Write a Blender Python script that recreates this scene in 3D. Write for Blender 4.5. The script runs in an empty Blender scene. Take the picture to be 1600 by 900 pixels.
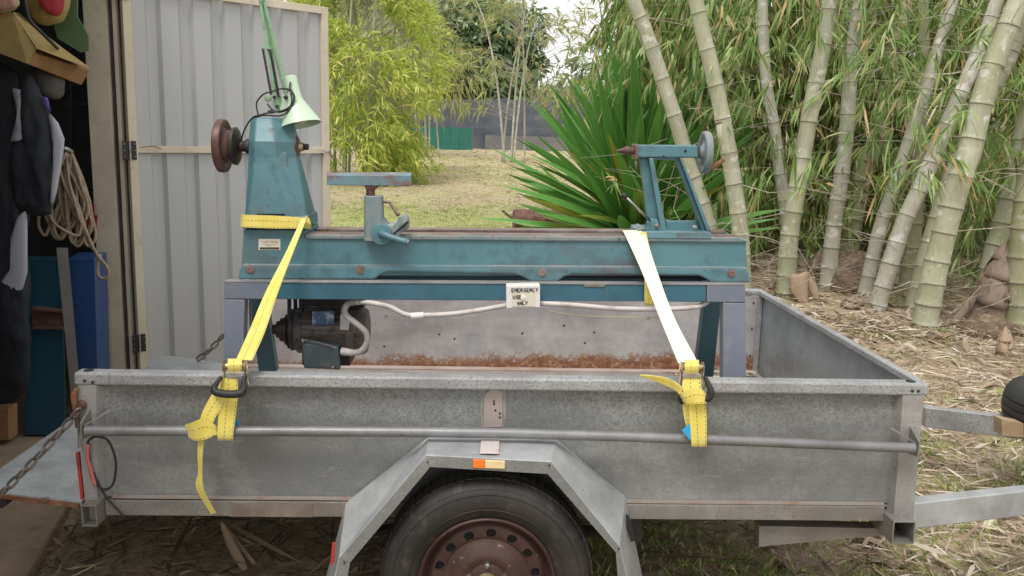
import bpy, bmesh, math, random
import numpy as np
from mathutils import Vector, Matrix, Quaternion
random.seed(7); rng = np.random.default_rng(11)
S = bpy.context.scene
# ------------------------------------------------------------------ camera
F, PITCH, ROLL, YAW = 1383.0, 0.169, 0.0229, 0.0361
CAM = Vector((1.135, -2.43, 1.516))
fw = Vector((math.sin(YAW)*math.cos(PITCH), math.cos(YAW)*math.cos(PITCH), -math.sin(PITCH)))
r0 = fw.cross(Vector((0, 0, 1))).normalized(); u0 = r0.cross(fw)
RT = math.cos(ROLL)*r0 + math.sin(ROLL)*u0; UP = -math.sin(ROLL)*r0 + math.cos(ROLL)*u0
cd = bpy.data.cameras.new('camera'); cam = bpy.data.objects.new('camera', cd); S.collection.objects.link(cam)
m3 = Matrix((RT, UP, -fw)).transposed(); cam.matrix_world = Matrix.Translation(CAM) @ m3.to_4x4()
cd.sensor_width = 36; cd.lens = F/1600*36; cd.clip_start = 0.05; cd.clip_end = 800
S.camera = cam
# ------------------------------------------------------------------ light: bright overcast
S.view_settings.view_transform = 'Standard'; S.view_settings.look = 'None'
S.view_settings.exposure = 0.66; S.view_settings.gamma = 1
W = bpy.data.worlds.new('World'); S.world = W; W.use_nodes = True
wn = W.node_tree.nodes; wl = W.node_tree.links; wn.clear()
SUN_EL, SUN_AZ = math.radians(58), math.radians(205)      # azimuth clockwise from +Y
sky = wn.new('ShaderNodeTexSky'); sky.sky_type = 'NISHITA'; sky.sun_disc = False
sky.sun_elevation = SUN_EL; sky.sun_rotation = SUN_AZ; sky.dust_density = 4.0
hs = wn.new('ShaderNodeHueSaturation'); hs.inputs['Saturation'].default_value = 0.22; hs.inputs['Value'].default_value = 1.0
mixc = wn.new('ShaderNodeMixRGB'); mixc.inputs[0].default_value = 0.72
mixc.inputs[2].default_value = (10.6, 10.4, 10.3, 1)       # even cloud layer over the clear sky
bg = wn.new('ShaderNodeBackground'); bg.inputs['Strength'].default_value = 0.083
wo = wn.new('ShaderNodeOutputWorld')
wl.new(sky.outputs[0], hs.inputs['Color']); wl.new(hs.outputs[0], mixc.inputs[1]); wl.new(mixc.outputs[0], bg.inputs[0]); wl.new(bg.outputs[0], wo.inputs[0])
sd = bpy.data.lights.new('sun', 'SUN'); sd.energy = 1.5; sd.angle = math.radians(22); sd.color = (1, 0.95, 0.88)
sun = bpy.data.objects.new('sun', sd); S.collection.objects.link(sun)
sv = Vector((math.sin(SUN_AZ)*math.cos(SUN_EL), math.cos(SUN_AZ)*math.cos(SUN_EL), math.sin(SUN_EL)))
sun.rotation_euler = sv.to_track_quat('Z', 'Y').to_euler(); sun.location = (0, 0, 12)

# ------------------------------------------------------------------ helpers
def ray(x, y): return fw + RT*((x-800)/F) - UP*((y-450)/F)
def P(x, y, Y):
    d = ray(x, y); return CAM + d*((Y-CAM.y)/d.y)
def PZ(x, y, z):
    d = ray(x, y); return CAM + d*((z-CAM.z)/d.z)
def PX(x, y, X):
    d = ray(x, y); return CAM + d*((X-CAM.x)/d.x)
def GZ(Y):
    return 0.02 if Y < 1.2 else 0.02+0.062*(Y-1.2) if Y < 12 else 0.69+0.035*(Y-12)
def PG(x, y):
    d = ray(x, y); t = 1.0
    while t < 60:
        p = CAM + d*t
        if p.z <= GZ(p.y): return p
        t += .02
    return CAM+d*60

def s2l(c): return tuple(((v/255+.055)/1.055)**2.4 if v/255 > .04045 else v/255/12.92 for v in c)+(1,)
def nd(nt, t, **kw):
    n = nt.nodes.new(t)
    for k, v in kw.items():
        if k.startswith('i_'):
            k2 = k[2:]; n.inputs[int(k2) if k2.isdigit() else k2.replace('_', ' ')].default_value = v
        else: setattr(n, k, v)
    return n
def ramp(nt, fac, stops):
    r = nt.nodes.new('ShaderNodeValToRGB'); e = r.color_ramp.elements
    while len(e) < len(stops): e.new(0.5)
    for i, (p, c) in enumerate(stops):
        e[i].position = p; e[i].color = c if len(c) == 4 else tuple(c)+(1,)
    nt.links.new(fac, r.inputs[0]); return r.outputs[0]
def mix(nt, f, a, b, mode='MIX'):
    m = nt.nodes.new('ShaderNodeMixRGB'); m.blend_type = mode
    for i, v in enumerate((f, a, b)):
        if hasattr(v, 'links'): nt.links.new(v, m.inputs[i])
        else: m.inputs[i].default_value = v
    return m.outputs[0]
def noise(nt, co, scale, detail=4, rough=.6, stretch=None, dist=0):
    if stretch:
        mp = nd(nt, 'ShaderNodeMapping'); mp.inputs['Scale'].default_value = stretch; nt.links.new(co, mp.inputs[0]); co = mp.outputs[0]
    n = nd(nt, 'ShaderNodeTexNoise', i_Scale=scale, i_Detail=detail, i_Roughness=rough, i_Distortion=dist)
    nt.links.new(co, n.inputs['Vector']); return n.outputs['Fac']
def g(v): return (v, v, v, 1)
def edgewear(m, col, amt=.75, rad=.0035, thr=.55):
    nt = m.node_tree; b = nt.nodes['Principled BSDF']; s = b.inputs['Base Color'].links[0].from_socket
    bv = nd(nt, 'ShaderNodeBevel', samples=4, i_Radius=rad); ge = nd(nt, 'ShaderNodeNewGeometry')
    dt = nd(nt, 'ShaderNodeVectorMath', operation='DOT_PRODUCT'); nt.links.new(bv.outputs[0], dt.inputs[0]); nt.links.new(ge.outputs['Normal'], dt.inputs[1])
    e = nd(nt, 'ShaderNodeMapRange', i_1=.995, i_2=.93); nt.links.new(dt.outputs['Value'], e.inputs[0])
    co = nd(nt, 'ShaderNodeTexCoord').outputs['Object']; n = ramp(nt, noise(nt, co, 38, 5, .7), [(thr-.12, g(0)), (thr, g(amt))])
    k = nd(nt, 'ShaderNodeMath', operation='MULTIPLY'); nt.links.new(e.outputs[0], k.inputs[0]); nt.links.new(n, k.inputs[1])
    nt.links.new(mix(nt, k.outputs[0], s, col+(1,)), b.inputs['Base Color']); return m
def M(name, col, rough=.6, metal=0., layers=(), bump=None, spec=.5, trans=0, coat=0, rvar=0):
    """layers: (colour, scale, lo, hi, stretch) colour laid where noise runs lo->hi. bump: (scale, strength)"""
    m = bpy.data.materials.new(name); m.use_nodes = True; nt = m.node_tree; b = nt.nodes['Principled BSDF']
    co = nd(nt, 'ShaderNodeTexCoord').outputs['Object']
    c = col if len(col) == 4 else tuple(col)+(1,)
    for L in layers:
        lc, sc, lo, hi = L[:4]; st = L[4] if len(L) > 4 else None
        f = ramp(nt, noise(nt, co, sc, 5, .62, st), [(lo, g(0)), (hi, g(1))])
        c = mix(nt, f, c, tuple(lc)+(1,) if len(lc) == 3 else lc)
    if hasattr(c, 'links'): nt.links.new(c, b.inputs['Base Color'])
    else: b.inputs['Base Color'].default_value = c
    b.inputs['Roughness'].default_value = rough; b.inputs['Metallic'].default_value = metal
    b.inputs['Specular IOR Level'].default_value = spec
    if coat: b.inputs['Coat Weight'].default_value = coat
    if rvar:
        rr = nd(nt, 'ShaderNodeMapRange', i_3=rough-rvar, i_4=rough+rvar); nt.links.new(noise(nt, co, 14), rr.inputs[0]); nt.links.new(rr.outputs[0], b.inputs['Roughness'])
    if bump:
        bn = nd(nt, 'ShaderNodeBump', i_Strength=bump[1], i_Distance=bump[2] if len(bump) > 2 else .002)
        nt.links.new(noise(nt, co, bump[0], 5, .6), bn.inputs['Height']); nt.links.new(bn.outputs[0], b.inputs['Normal'])
    return m

class B:
    def __init__(s): s.v = []; s.f = []
    def add(s, vs, fs):
        o = len(s.v); s.v += [Vector(v) for v in vs]; s.f += [tuple(i+o for i in f) for f in fs]; return s
    def box(s, x0, x1, y0, y1, z0, z1):
        return s.add([(x, y, z) for x in (x0, x1) for y in (y0, y1) for z in (z0, z1)], [(0, 1, 3, 2), (4, 6, 7, 5), (0, 4, 5, 1), (2, 3, 7, 6), (0, 2, 6, 4), (1, 5, 7, 3)])
    def ext(s, pts, d):
        """polygon of 3D points extruded by vector d"""
        n = len(pts); d = Vector(d); pts = [Vector(p) for p in pts]
        return s.add(pts+[p+d for p in pts], [tuple(range(n)), tuple(range(2*n-1, n-1, -1))]+[(i, i+n, (i+1) % n+n, (i+1) % n) for i in range(n)])
    def pp(s, px, Y, dep): return s.ext([P(x, y, Y) for x, y in px], (0, dep, 0))
    def loft(s, rings, cap=True):
        n = len(rings[0]); o = []
        for r in rings: o += list(r)
        fs = [(k*n+i, k*n+(i+1) % n, (k+1)*n+(i+1) % n, (k+1)*n+i) for k in range(len(rings)-1) for i in range(n)]
        if cap: fs += [tuple(range(n-1, -1, -1)), tuple(range((len(rings)-1)*n, len(rings)*n))]
        return s.add(o, fs)
    def bar(s, a, b, w, h, up=(0, 0, 1)):
        a = Vector(a); b = Vector(b); d = (b-a).normalized(); sd_ = d.cross(Vector(up)).normalized(); u = sd_.cross(d)
        ring = lambda p: [p+sd_*w/2*i+u*h/2*j for i, j in ((-1, -1), (1, -1), (1, 1), (-1, 1))]
        return s.loft([ring(a), ring(b)])
    def tube(s, pts, r, seg=10, smooth=0, closed=False):
        pts = [Vector(p) for p in pts]
        if smooth: pts = spline(pts, smooth, closed)
        n = len(pts); rs = r if hasattr(r, '__len__') else [r]*n
        if len(rs) != n: rs = list(np.interp(np.linspace(0, 1, n), np.linspace(0, 1, len(rs)), rs))
        rings = []; u = None
        for i, p in enumerate(pts):
            if closed: t = (pts[(i+1) % n]-pts[i-1])
            else: t = pts[min(i+1, n-1)]-pts[max(i-1, 0)]
            t = t.normalized() if t.length > 1e-9 else Vector((0, 0, 1))
            if u is None: u = t.orthogonal().normalized()
            else: u = (u-t*u.dot(t)).normalized()
            w = t.cross(u)
            rings.append([p+(u*math.cos(a)+w*math.sin(a))*rs[i] for a in [2*math.pi*k/seg for k in range(seg)]])
        if closed: rings.append(rings[0]); return s.loft(rings, False)
        return s.loft(rings)
    def lathe(s, c, ax, prof, seg=32, cap=True):
        """prof: list (t along axis, radius)"""
        c = Vector(c); ax = Vector(ax).normalized(); u = ax.orthogonal().normalized(); w = ax.cross(u)
        rings = [[c+ax*t+(u*math.cos(a)+w*math.sin(a))*max(r, 1e-4) for a in [2*math.pi*k/seg for k in range(seg)]] for t, r in prof]
        return s.loft(rings, cap)
    def ribbon(s, A, Bq, th=.003, sub=0):
        A = [Vector(p) for p in A]; Bq = [Vector(p) for p in Bq]
        if sub: A = spline(A, sub); Bq = spline(Bq, sub)
        rings = []
        for i in range(len(A)):
            t = (A[min(i+1, len(A)-1)]-A[max(i-1, 0)]); w = Bq[i]-A[i]; n = t.cross(w).normalized()*th/2
            rings.append([A[i]-n, Bq[i]-n, Bq[i]+n, A[i]+n])
        return s.loft(rings)
    def obj(s, name, mat, par=None, smooth=False, bev=0, loc=None, seg=2, label=None):
        bm = bmesh.new()
        o_ = Vector(loc) if loc is not None else (WORG.get(par.name, Vector()) if par else Vector())
        vs = [bm.verts.new(v-o_) for v in s.v]
        for f in s.f:
            try: bm.faces.new([vs[i] for i in f])
            except ValueError: pass
        bmesh.ops.recalc_face_normals(bm, faces=bm.faces)
        me = bpy.data.meshes.new(name); bm.to_mesh(me); bm.free()
        for p in me.polygons: p.use_smooth = bool(smooth)
        o = bpy.data.objects.new(name, me); S.collection.objects.link(o)
        me.materials.append(mat)
        if par:
            o.parent = par
            if loc is not None: o.location = o_-WORG.get(par.name, Vector())
            WORG[o.name] = o_
        elif loc is not None: o.location = o_; WORG[o.name] = o_
        else: WORG[o.name] = Vector()
        if bev:
            md = o.modifiers.new('bevel', 'BEVEL'); md.width = bev; md.segments = seg; md.limit_method = 'ANGLE'; md.angle_limit = math.radians(35)
        if smooth and smooth != 'all':
            me.set_sharp_from_angle(angle=math.radians(42))
        if label: o['label'] = label
        return o
WORG = {}
def spline(pts, k, closed=False):
    out = []; n = len(pts)
    rg = range(n) if closed else range(n-1)
    for i in rg:
        if closed: a, b, c, d = pts[i-1], pts[i], pts[(i+1) % n], pts[(i+2) % n]
        else: a, b, c, d = pts[max(i-1, 0)], pts[i], pts[i+1], pts[min(i+2, n-1)]
        for j in range(k):
            t = j/k; out.append(0.5*((2*b)+(c-a)*t+(2*a-5*b+4*c-d)*t*t+(3*b-a-3*c+d)*t**3))
    if not closed: out.append(pts[-1])
    return out
def thing(name, label, cat, loc, group=None):
    o = bpy.data.objects.new(name, None); S.collection.objects.link(o); o.location = loc; WORG[o.name] = Vector(loc)
    o.empty_display_size = .1; o['label'] = label; o['category'] = cat
    if group: o['group'] = group
    return o
def tag(o, label, cat, group=None):
    o['label'] = label; o['category'] = cat
    if group: o['group'] = group
    return o
def struct(o): o['kind'] = 'structure'; return o
def stuff(o, label=None, cat=None):
    o['kind'] = 'stuff'
    if label: o['label'] = label; o['category'] = cat
    return o
def np_mesh(name, V, T, mat, par=None):
    me = bpy.data.meshes.new(name); V = np.asarray(V, np.float32); T = np.asarray(T, np.int32)
    off = WORG.get(par.name, Vector()) if par else Vector()
    V = V-np.array(off, np.float32)
    me.vertices.add(len(V)); me.vertices.foreach_set('co', V.ravel())
    me.loops.add(T.size); me.loops.foreach_set('vertex_index', T.ravel())
    me.polygons.add(len(T)); me.polygons.foreach_set('loop_start', np.arange(len(T), dtype=np.int32)*3)
    me.update(calc_edges=True); me.materials.append(mat)
    o = bpy.data.objects.new(name, me); S.collection.objects.link(o)
    if par: o.parent = par
    WORG[o.name] = off
    return o
def nrm(a): return a/np.maximum(np.linalg.norm(a, axis=1, keepdims=True), 1e-9)
def leaves(base, d, L, Wd, droop, side=None):
    """many lanceolate leaves: 6 verts / 4 tris each"""
    N = len(base); d = nrm(d)
    rv = rng.normal(size=(N, 3)) if side is None else side
    sd_ = nrm(np.cross(d, rv)); nn = np.cross(sd_, d)
    L = L[:, None]; Wd = Wd[:, None]; dr = np.array([[0, 0, -1.]])*(L*droop)
    pt = lambda t: base+d*L*t+dr*t*t
    fold = nn*Wd*.18
    V = np.stack([base, pt(.3)-sd_*Wd*.5+fold, pt(.3)+sd_*Wd*.5+fold, pt(.68)-sd_*Wd*.36+fold, pt(.68)+sd_*Wd*.36+fold, pt(1.)], 1).reshape(-1, 3)
    t = np.array([[0, 1, 2], [1, 3, 4], [1, 4, 2], [3, 5, 4]])
    T = (t[None]+np.arange(N)[:, None, None]*6).reshape(-1, 3)
    return V, T
def sprays(cent, tw, k, spread, Lm, Wm, twig=.22, droop=.25, down=.5, jit=.3):
    """clusters of leaves fanned along drooping twigs"""
    N = len(cent); tw = nrm(tw)
    c = np.repeat(cent, k, 0); t = np.repeat(tw, k, 0)
    u = rng.random((N*k, 1))
    base = c+t*u*twig-np.array([[0, 0, 1.]])*u*u*twig*.3
    d = t+rng.normal(size=(N*k, 3))*spread+np.array([[0, 0, -down]])
    L = Lm*(1+jit*rng.normal(size=N*k)).clip(.4, 1.8)
    Wd = Wm*(1+.25*rng.normal(size=N*k)).clip(.5, 1.6)
    return leaves(base, d, L, Wd, droop)
def joinm(parts):
    V = []; T = []; o = 0
    for v, t in parts: V.append(v); T.append(t+o); o += len(v)
    return np.concatenate(V), np.concatenate(T)
def twigs(A, Bp, r, sag=0.0):
    """thin 3-sided bent sticks from A to Bp"""
    N = len(A); ts = (0, .5, 1.); d = nrm(Bp-A); u = nrm(np.cross(d, rng.normal(size=(N, 3)))); w = np.cross(d, u)
    ln = np.linalg.norm(Bp-A, axis=1)[:, None]; V = []; bend = rng.normal(size=(N, 3))*ln*.05
    for i, t in enumerate(ts):
        c = A+(Bp-A)*t+(bend+np.array([[0, 0, sag]])*ln)*(4*t*(1-t))
        rr = (r*(1-.6*t))
        rr = rr[:, None] if hasattr(rr, '__len__') else rr
        for a in range(3): V.append(c+(u*math.cos(a*2.094)+w*math.sin(a*2.094))*rr)
    V = np.stack(V, 1).reshape(-1, 3); t = []
    for k in range(2):
        for a in range(3):
            p, q = k*3+a, k*3+(a+1) % 3; t += [[p, q, q+3], [p, q+3, p+3]]
    t = np.array(t); return V, (t[None]+np.arange(N)[:, None, None]*9).reshape(-1, 3)

# ------------------------------------------------------------------ materials
def leafmat(name, stops, rough=.5, tr=.35):
    m = bpy.data.materials.new(name); m.use_nodes = True; nt = m.node_tree; b = nt.nodes['Principled BSDF']; out = nt.nodes['Material Output']
    gi = nd(nt, 'ShaderNodeNewGeometry')
    c = ramp(nt, gi.outputs['Random Per Island'], stops)
    nt.links.new(c, b.inputs['Base Color']); b.inputs['Roughness'].default_value = rough; b.inputs['Specular IOR Level'].default_value = .35
    t = nd(nt, 'ShaderNodeBsdfTranslucent'); nt.links.new(mix(nt, 1.0, c, (1.15, 1.2, .85, 1), 'MULTIPLY'), t.inputs[0])
    ms = nd(nt, 'ShaderNodeMixShader', i_0=tr*.8); nt.links.new(b.outputs[0], ms.inputs[1]); nt.links.new(t.outputs[0], ms.inputs[2]); nt.links.new(ms.outputs[0], out.inputs[0])
    return m
G_ = lambda r, g_, b: (r, g_, b, 1)
L_thick = leafmat('bamboo_leaf_green', [(0, G_(.10, .17, .04)), (.3, G_(.16, .25, .055)), (.55, G_(.25, .35, .085)), (.74, G_(.40, .46, .16)), (.84, G_(.46, .41, .21)), (.92, G_(.58, .40, .20)), (1, G_(.66, .56, .38))])
L_front = leafmat('bamboo_leaf_fresh', [(0, G_(.13, .22, .06)), (.4, G_(.20, .32, .09)), (.75, G_(.36, .46, .18)), (.88, G_(.56, .54, .34)), (.95, G_(.62, .42, .22))])
L_dry = leafmat('bamboo_leaf_dry', [(0, G_(.30, .19, .09)), (.5, G_(.44, .31, .16)), (.8, G_(.36, .32, .14)), (1, G_(.58, .42, .22))], tr=.2)
L_yel = leafmat('yellow_bamboo_leaf', [(0, G_(.26, .37, .06)), (.4, G_(.42, .52, .10)), (.75, G_(.60, .64, .18)), (1, G_(.70, .64, .28))], tr=.45)
L_olive = leafmat('olive_bamboo_leaf', [(0, G_(.26, .32, .12)), (.5, G_(.38, .44, .18)), (.8, G_(.4, .36, .18)), (1, G_(.46, .36, .22))], tr=.4)
L_dark = leafmat('evergreen_leaf', [(0, G_(.10, .17, .08)), (.5, G_(.15, .24, .12)), (1, G_(.24, .34, .17))], tr=.25)
L_far = leafmat('far_leaf', [(0, G_(.22, .29, .18)), (.5, G_(.32, .38, .24)), (1, G_(.42, .46, .32))], tr=.3)
L_lit = leafmat('dry_litter', [(0, G_(.20, .13, .085)), (.3, G_(.33, .24, .17)), (.6, G_(.46, .37, .28)), (.85, G_(.58, .50, .41)), (1, G_(.68, .62, .54))], rough=.7, tr=.05)
L_litd = leafmat('shaded_litter', [(0, G_(.09, .06, .04)), (.4, G_(.16, .11, .07)), (.75, G_(.28, .20, .13)), (.9, G_(.48, .37, .24)), (1, G_(.6, .48, .34))], rough=.75, tr=.05)  # darker copy of the litter, colour imitates the shade under the trailer
L_grass = leafmat('grass_blade', [(0, G_(.14, .22, .05)), (.5, G_(.26, .36, .08)), (.8, G_(.42, .46, .14)), (1, G_(.62, .56, .28))], tr=.3)

def galv(name, base=.36, tint=(1, 1.02, 1.04), dirt=(.20, .185, .15), dlo=.5, dhi=.72, speck=.5, rough=.5, metal=.25, topspeck=None):
    """zinc coat: soft cloudy tone, faint spangle, crisp dark flecks, dirt clouds, scratches and pale salts"""
    m = bpy.data.materials.new(name); m.use_nodes = True; nt = m.node_tree; b = nt.nodes['Principled BSDF']
    co = nd(nt, 'ShaderNodeTexCoord').outputs['Object']
    n1 = noise(nt, co, 150, 2, .75); n2 = noise(nt, co, 2.6, 6, .65); n3 = noise(nt, co, 1.6, 4, .6, (1, 1, 5)); n5 = noise(nt, co, 42, 4, .65)
    T_ = lambda k: tuple(base*k*t for t in tint)+(1,)
    c = ramp(nt, noise(nt, co, 5.5, 5, .6), [(.34, T_(.66)), (.66, T_(1.2))])
    c = mix(nt, ramp(nt, n5, [(.4, g(0)), (.65, g(.4))]), c, T_(.80))
    c = mix(nt, ramp(nt, n2, [(dlo, g(0)), (dhi, g(.75))]), c, dirt+(1,))
    c = mix(nt, ramp(nt, n3, [(.52, g(0)), (.75, g(.45))]), c, T_(1.4))
    fk = ramp(nt, n1, [(.36+.10*speck, g(.75)), (.42+.10*speck, g(0))])
    if topspeck:
        sx = nd(nt, 'ShaderNodeSeparateXYZ'); nt.links.new(co, sx.inputs[0])
        mr = nd(nt, 'ShaderNodeMapRange', i_1=topspeck[0], i_2=topspeck[1], i_3=.42, i_4=1.0); nt.links.new(sx.outputs[2], mr.inputs[0])
        q = nd(nt, 'ShaderNodeMath', operation='MULTIPLY'); nt.links.new(fk, q.inputs[0]); nt.links.new(mr.outputs[0], q.inputs[1]); fk = q.outputs[0]
    c = mix(nt, fk, c, T_(.48))
    sc = noise(nt, co, 9, 3, .5, (1, 1, 9), 1.5); c = mix(nt, ramp(nt, sc, [(.66, g(0)), (.69, g(.35)), (.72, g(0))]), c, T_(1.6))
    n4 = noise(nt, co, 15, 4, .6); c = mix(nt, ramp(nt, n4, [(.70, g(0)), (.73, g(.6))]), c, (.14, .11, .08, 1))
    nt.links.new(c, b.inputs['Base Color']); b.inputs['Metallic'].default_value = metal
    rr = nd(nt, 'ShaderNodeMapRange', i_3=rough-.12, i_4=rough+.18); nt.links.new(n2, rr.inputs[0]); nt.links.new(rr.outputs[0], b.inputs['Roughness'])
    bp = nd(nt, 'ShaderNodeBump', i_Strength=.5, i_Distance=.006); nt.links.new(noise(nt, co, 2.2, 3, .5), bp.inputs['Height']); nt.links.new(bp.outputs[0], b.inputs['Normal'])
    return m
m_galv = galv('galvanised_weathered', .29, (.97, 1.0, .99), topspeck=(.55, .74), speck=.9, dlo=.44, dhi=.62, dirt=(.17, .18, .18))
m_rail = galv('galvanised_rail', .36, dirt=(.30, .285, .26), dlo=.55, dhi=.8)
m_fender = galv('galvanised_bright', .44, (.98, 1.02, 1.05), speck=-.8, dirt=(.36, .36, .34), dlo=.55, dhi=.85, rough=.4, metal=.3)
m_blueg = galv('galvanised_bluish', .34, (.88, 1.0, 1.06), speck=-.5, dirt=(.30, .32, .33), rough=.38, metal=.4)
m_dull = galv('galvanised_dull', .22, (1.05, 1.0, .93), speck=-.1, dirt=(.22, .16, .11), dlo=.48, dhi=.7)
m_pipe = galv('galvanised_pipe', .21, (1, 1, 1.03), dirt=(.25, .25, .25), speck=-.5, dlo=.5, dhi=.75, rough=.4)
def rustwall():
    m = galv('rusty_inner_wall', .40, (1.06, 1.0, 1.0), speck=-.8, dirt=(.27, .30, .31), rough=.45, metal=.15); nt = m.node_tree; b = nt.nodes['Principled BSDF']
    src = b.inputs['Base Color'].links[0].from_socket
    tc = nd(nt, 'ShaderNodeTexCoord').outputs['Object']; sx = nd(nt, 'ShaderNodeSeparateXYZ'); nt.links.new(tc, sx.inputs[0])
    n = noise(nt, tc, 5, 6, .7); nf = noise(nt, tc, 45, 5, .8)
    h = nd(nt, 'ShaderNodeMapRange', i_1=.47-.05, i_2=.585-.05, i_3=.50, i_4=-.15); nt.links.new(sx.outputs[2], h.inputs[0])
    xs = nd(nt, 'ShaderNodeMapRange', i_1=.25-1.2, i_2=1.9-1.2, i_3=-.20, i_4=.14); nt.links.new(sx.outputs[0], xs.inputs[0])
    a1 = nd(nt, 'ShaderNodeMath', operation='ADD'); nt.links.new(h.outputs[0], a1.inputs[0]); nt.links.new(n, a1.inputs[1])
    a2 = nd(nt, 'ShaderNodeMath', operation='ADD'); nt.links.new(a1.outputs[0], a2.inputs[0]); nt.links.new(xs.outputs[0], a2.inputs[1])
    a3 = nd(nt, 'ShaderNodeMath', operation='MULTIPLY_ADD', i_1=1.1); nt.links.new(nf, a3.inputs[0]); nt.links.new(a2.outputs[0], a3.inputs[2])
    k = ramp(nt, a3.outputs[0], [(.98, g(0)), (1.0, g(0))])
    mr = nd(nt, 'ShaderNodeMapRange', i_1=1.22, i_2=1.36); nt.links.new(a3.outputs[0], mr.inputs[0])
    rc = ramp(nt, nf, [(.3, G_(.10, .038, .022)), (.48, G_(.22, .095, .05)), (.58, G_(.32, .19, .11)), (.66, G_(.44, .36, .30))])
    nt.links.new(mix(nt, mr.outputs[0], src, rc), b.inputs['Base Color']); return m
m_rustwall = rustwall()
TEAL = (.085, .215, .235); TEALD = (.05, .14, .17)
m_teal = M('teal_machine_paint', (.075, .185, .22), .38, 0, [((.10, .225, .255), 2.5, .4, .65), ((.10, .10, .115), 3.2, .54, .74, (1, 1, 1.6)), ((.045, .11, .13), 9, .52, .75), ((.08, .085, .09), 34, .63, .72), ((.17, .21, .22), 70, .67, .74)], bump=(40, .25), rvar=.12)
m_tealup = M('teal_paint_dusty', (.14, .21, .22), .5, 0, [((.30, .27, .275), 6, .42, .7), ((.09, .08, .08), 40, .6, .72)], bump=(40, .3))
m_blue = M('blue_green_paint', (.04, .135, .19), .4, 0, [((.025, .085, .12), 4, .45, .7), ((.10, .13, .13), 22, .62, .75, (1, 1, .3)), ((.2, .2, .19), 70, .7, .76)], bump=(30, .2), rvar=.1)
m_lilac = M('grey_blue_primer', (.18, .195, .24), .5, 0, [((.12, .155, .21), 3, .4, .7), ((.30, .29, .31), 8, .55, .8), ((.12, .1, .1), 45, .7, .76)], bump=(40, .2))
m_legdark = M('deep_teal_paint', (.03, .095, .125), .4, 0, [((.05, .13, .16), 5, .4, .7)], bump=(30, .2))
edgewear(m_teal, (.30, .26, .25)); edgewear(m_tealup, (.36, .31, .29)); edgewear(m_blue, (.28, .25, .25)); edgewear(m_lilac, (.34, .31, .31), thr=.5); edgewear(m_legdark, (.2, .22, .23))
m_steel = M('bare_steel', (.34, .33, .32), .35, .85, [((.2, .15, .13), 20, .5, .7)], bump=(60, .3))
m_ways = M('brown_oily_steel', (.20, .13, .11), .4, .5, [((.34, .27, .25), 8, .45, .7), ((.09, .05, .04), 25, .55, .7)], bump=(60, .3))
m_dgap = M('dark_cavity', (.012, .014, .015), .8)
m_red_rust = M('red_brown_rust', (.10, .048, .04), .5, .2, [((.15, .08, .066), 10, .45, .7), ((.07, .03, .028), 22, .5, .7)], bump=(50, .5), rvar=.12)
m_rust = M('orange_rust', (.25, .10, .05), .85, 0, [((.13, .055, .03), 18, .45, .65), ((.36, .2, .12), 40, .6, .75)], bump=(60, .8))
m_brass = M('worn_brass', (.42, .33, .2), .4, .6, [((.25, .15, .1), 40, .5, .7)])
m_dark = M('black_cast', (.035, .03, .028), .55, .2, [((.09, .07, .055), 25, .5, .75)], bump=(60, .4))
m_motor = M('oily_motor_brown', (.13, .122, .118), .5, .2, [((.20, .15, .115), 7, .42, .70), ((.025, .025, .025), 40, .5, .7)], bump=(50, .4))
m_jbox = M('slate_box', (.075, .10, .112), .42, .1, [((.17, .14, .12), 12, .48, .8)], bump=(40, .3))
m_white = M('aged_white_plastic', (.72, .70, .68), .45, 0, [((.55, .50, .44), 18, .5, .8)], bump=(40, .1))
m_paper = M('old_paper_label', (.66, .62, .52), .7, 0, [((.5, .44, .35), 30, .5, .8)])
m_ink = M('black_marker_ink', (.015, .014, .014), .6)
m_redink = M('faded_red_print', (.42, .16, .12), .7)
m_conduit = M('grey_white_conduit', (.55, .51, .49), .5, 0, [((.32, .27, .24), 14, .5, .75)], bump=(90, .2))
m_black = M('black_rubber', (.018, .018, .019), .55, bump=(60, .2))
m_gold = M('zinc_yellow_steel', (.50, .40, .25), .32, .75, [((.22, .15, .1), 30, .5, .75)])
m_wood = M('handle_wood', (.30, .15, .08), .5, 0, [((.18, .08, .04), 30, .4, .7, (1, 1, .2))])
m_palegreen = M('pale_green_enamel', (.46, .60, .44), .3, 0, [((.54, .66, .52), 4, .4, .7), ((.35, .28, .15), 30, .68, .76)], coat=.3)
m_armgreen = M('green_enamel_arm', (.24, .42, .25), .35, 0, [((.12, .2, .12), 20, .5, .75)])
m_blacksp = M('black_spring', (.03, .022, .022), .4, .4)
m_cream = M('cream_door_steel', (.56, .50, .38), .5, 0, [((.64, .59, .47), 3, .4, .7), ((.30, .22, .15), 34, .68, .76), ((.42, .36, .27), 9, .55, .8)], bump=(30, .1))
m_sheet = M('pale_grey_sheeting', (.45, .46, .46), .42, 0, [((.40, .42, .43), 1.2, .4, .7, (1, 1, .3)), ((.40, .39, .38), 7, .62, .85, (1, 1, .25)), ((.22, .19, .16), 60, .74, .78)], bump=(5, .08, .01))
m_gapshade = M('dark_hinge_gap', (.05, .035, .04), .6, 0, [((.12, .1, .11), 10, .5, .8)])  # dark colour standing in for shade in the gaps beside the hinge
m_concrete = M('concrete_slab', (.30, .22, .15), .85, 0, [((.38, .29, .20), 5, .4, .7), ((.16, .12, .085), 12, .55, .8)], bump=(60, .6))
m_concrete2 = M('concrete_apron_edge', (.24, .21, .17), .9, 0, [((.32, .29, .24), 6, .4, .7), ((.13, .10, .08), 14, .55, .8)], bump=(60, .7))
def tyremat():
    m = M('tyre_rubber', (.016, .015, .0145), .62, 0, [((.045, .036, .030), 5, .42, .7), ((.07, .056, .046), 25, .56, .76)], bump=(120, .3)); return m
m_tyre = tyremat()
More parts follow.
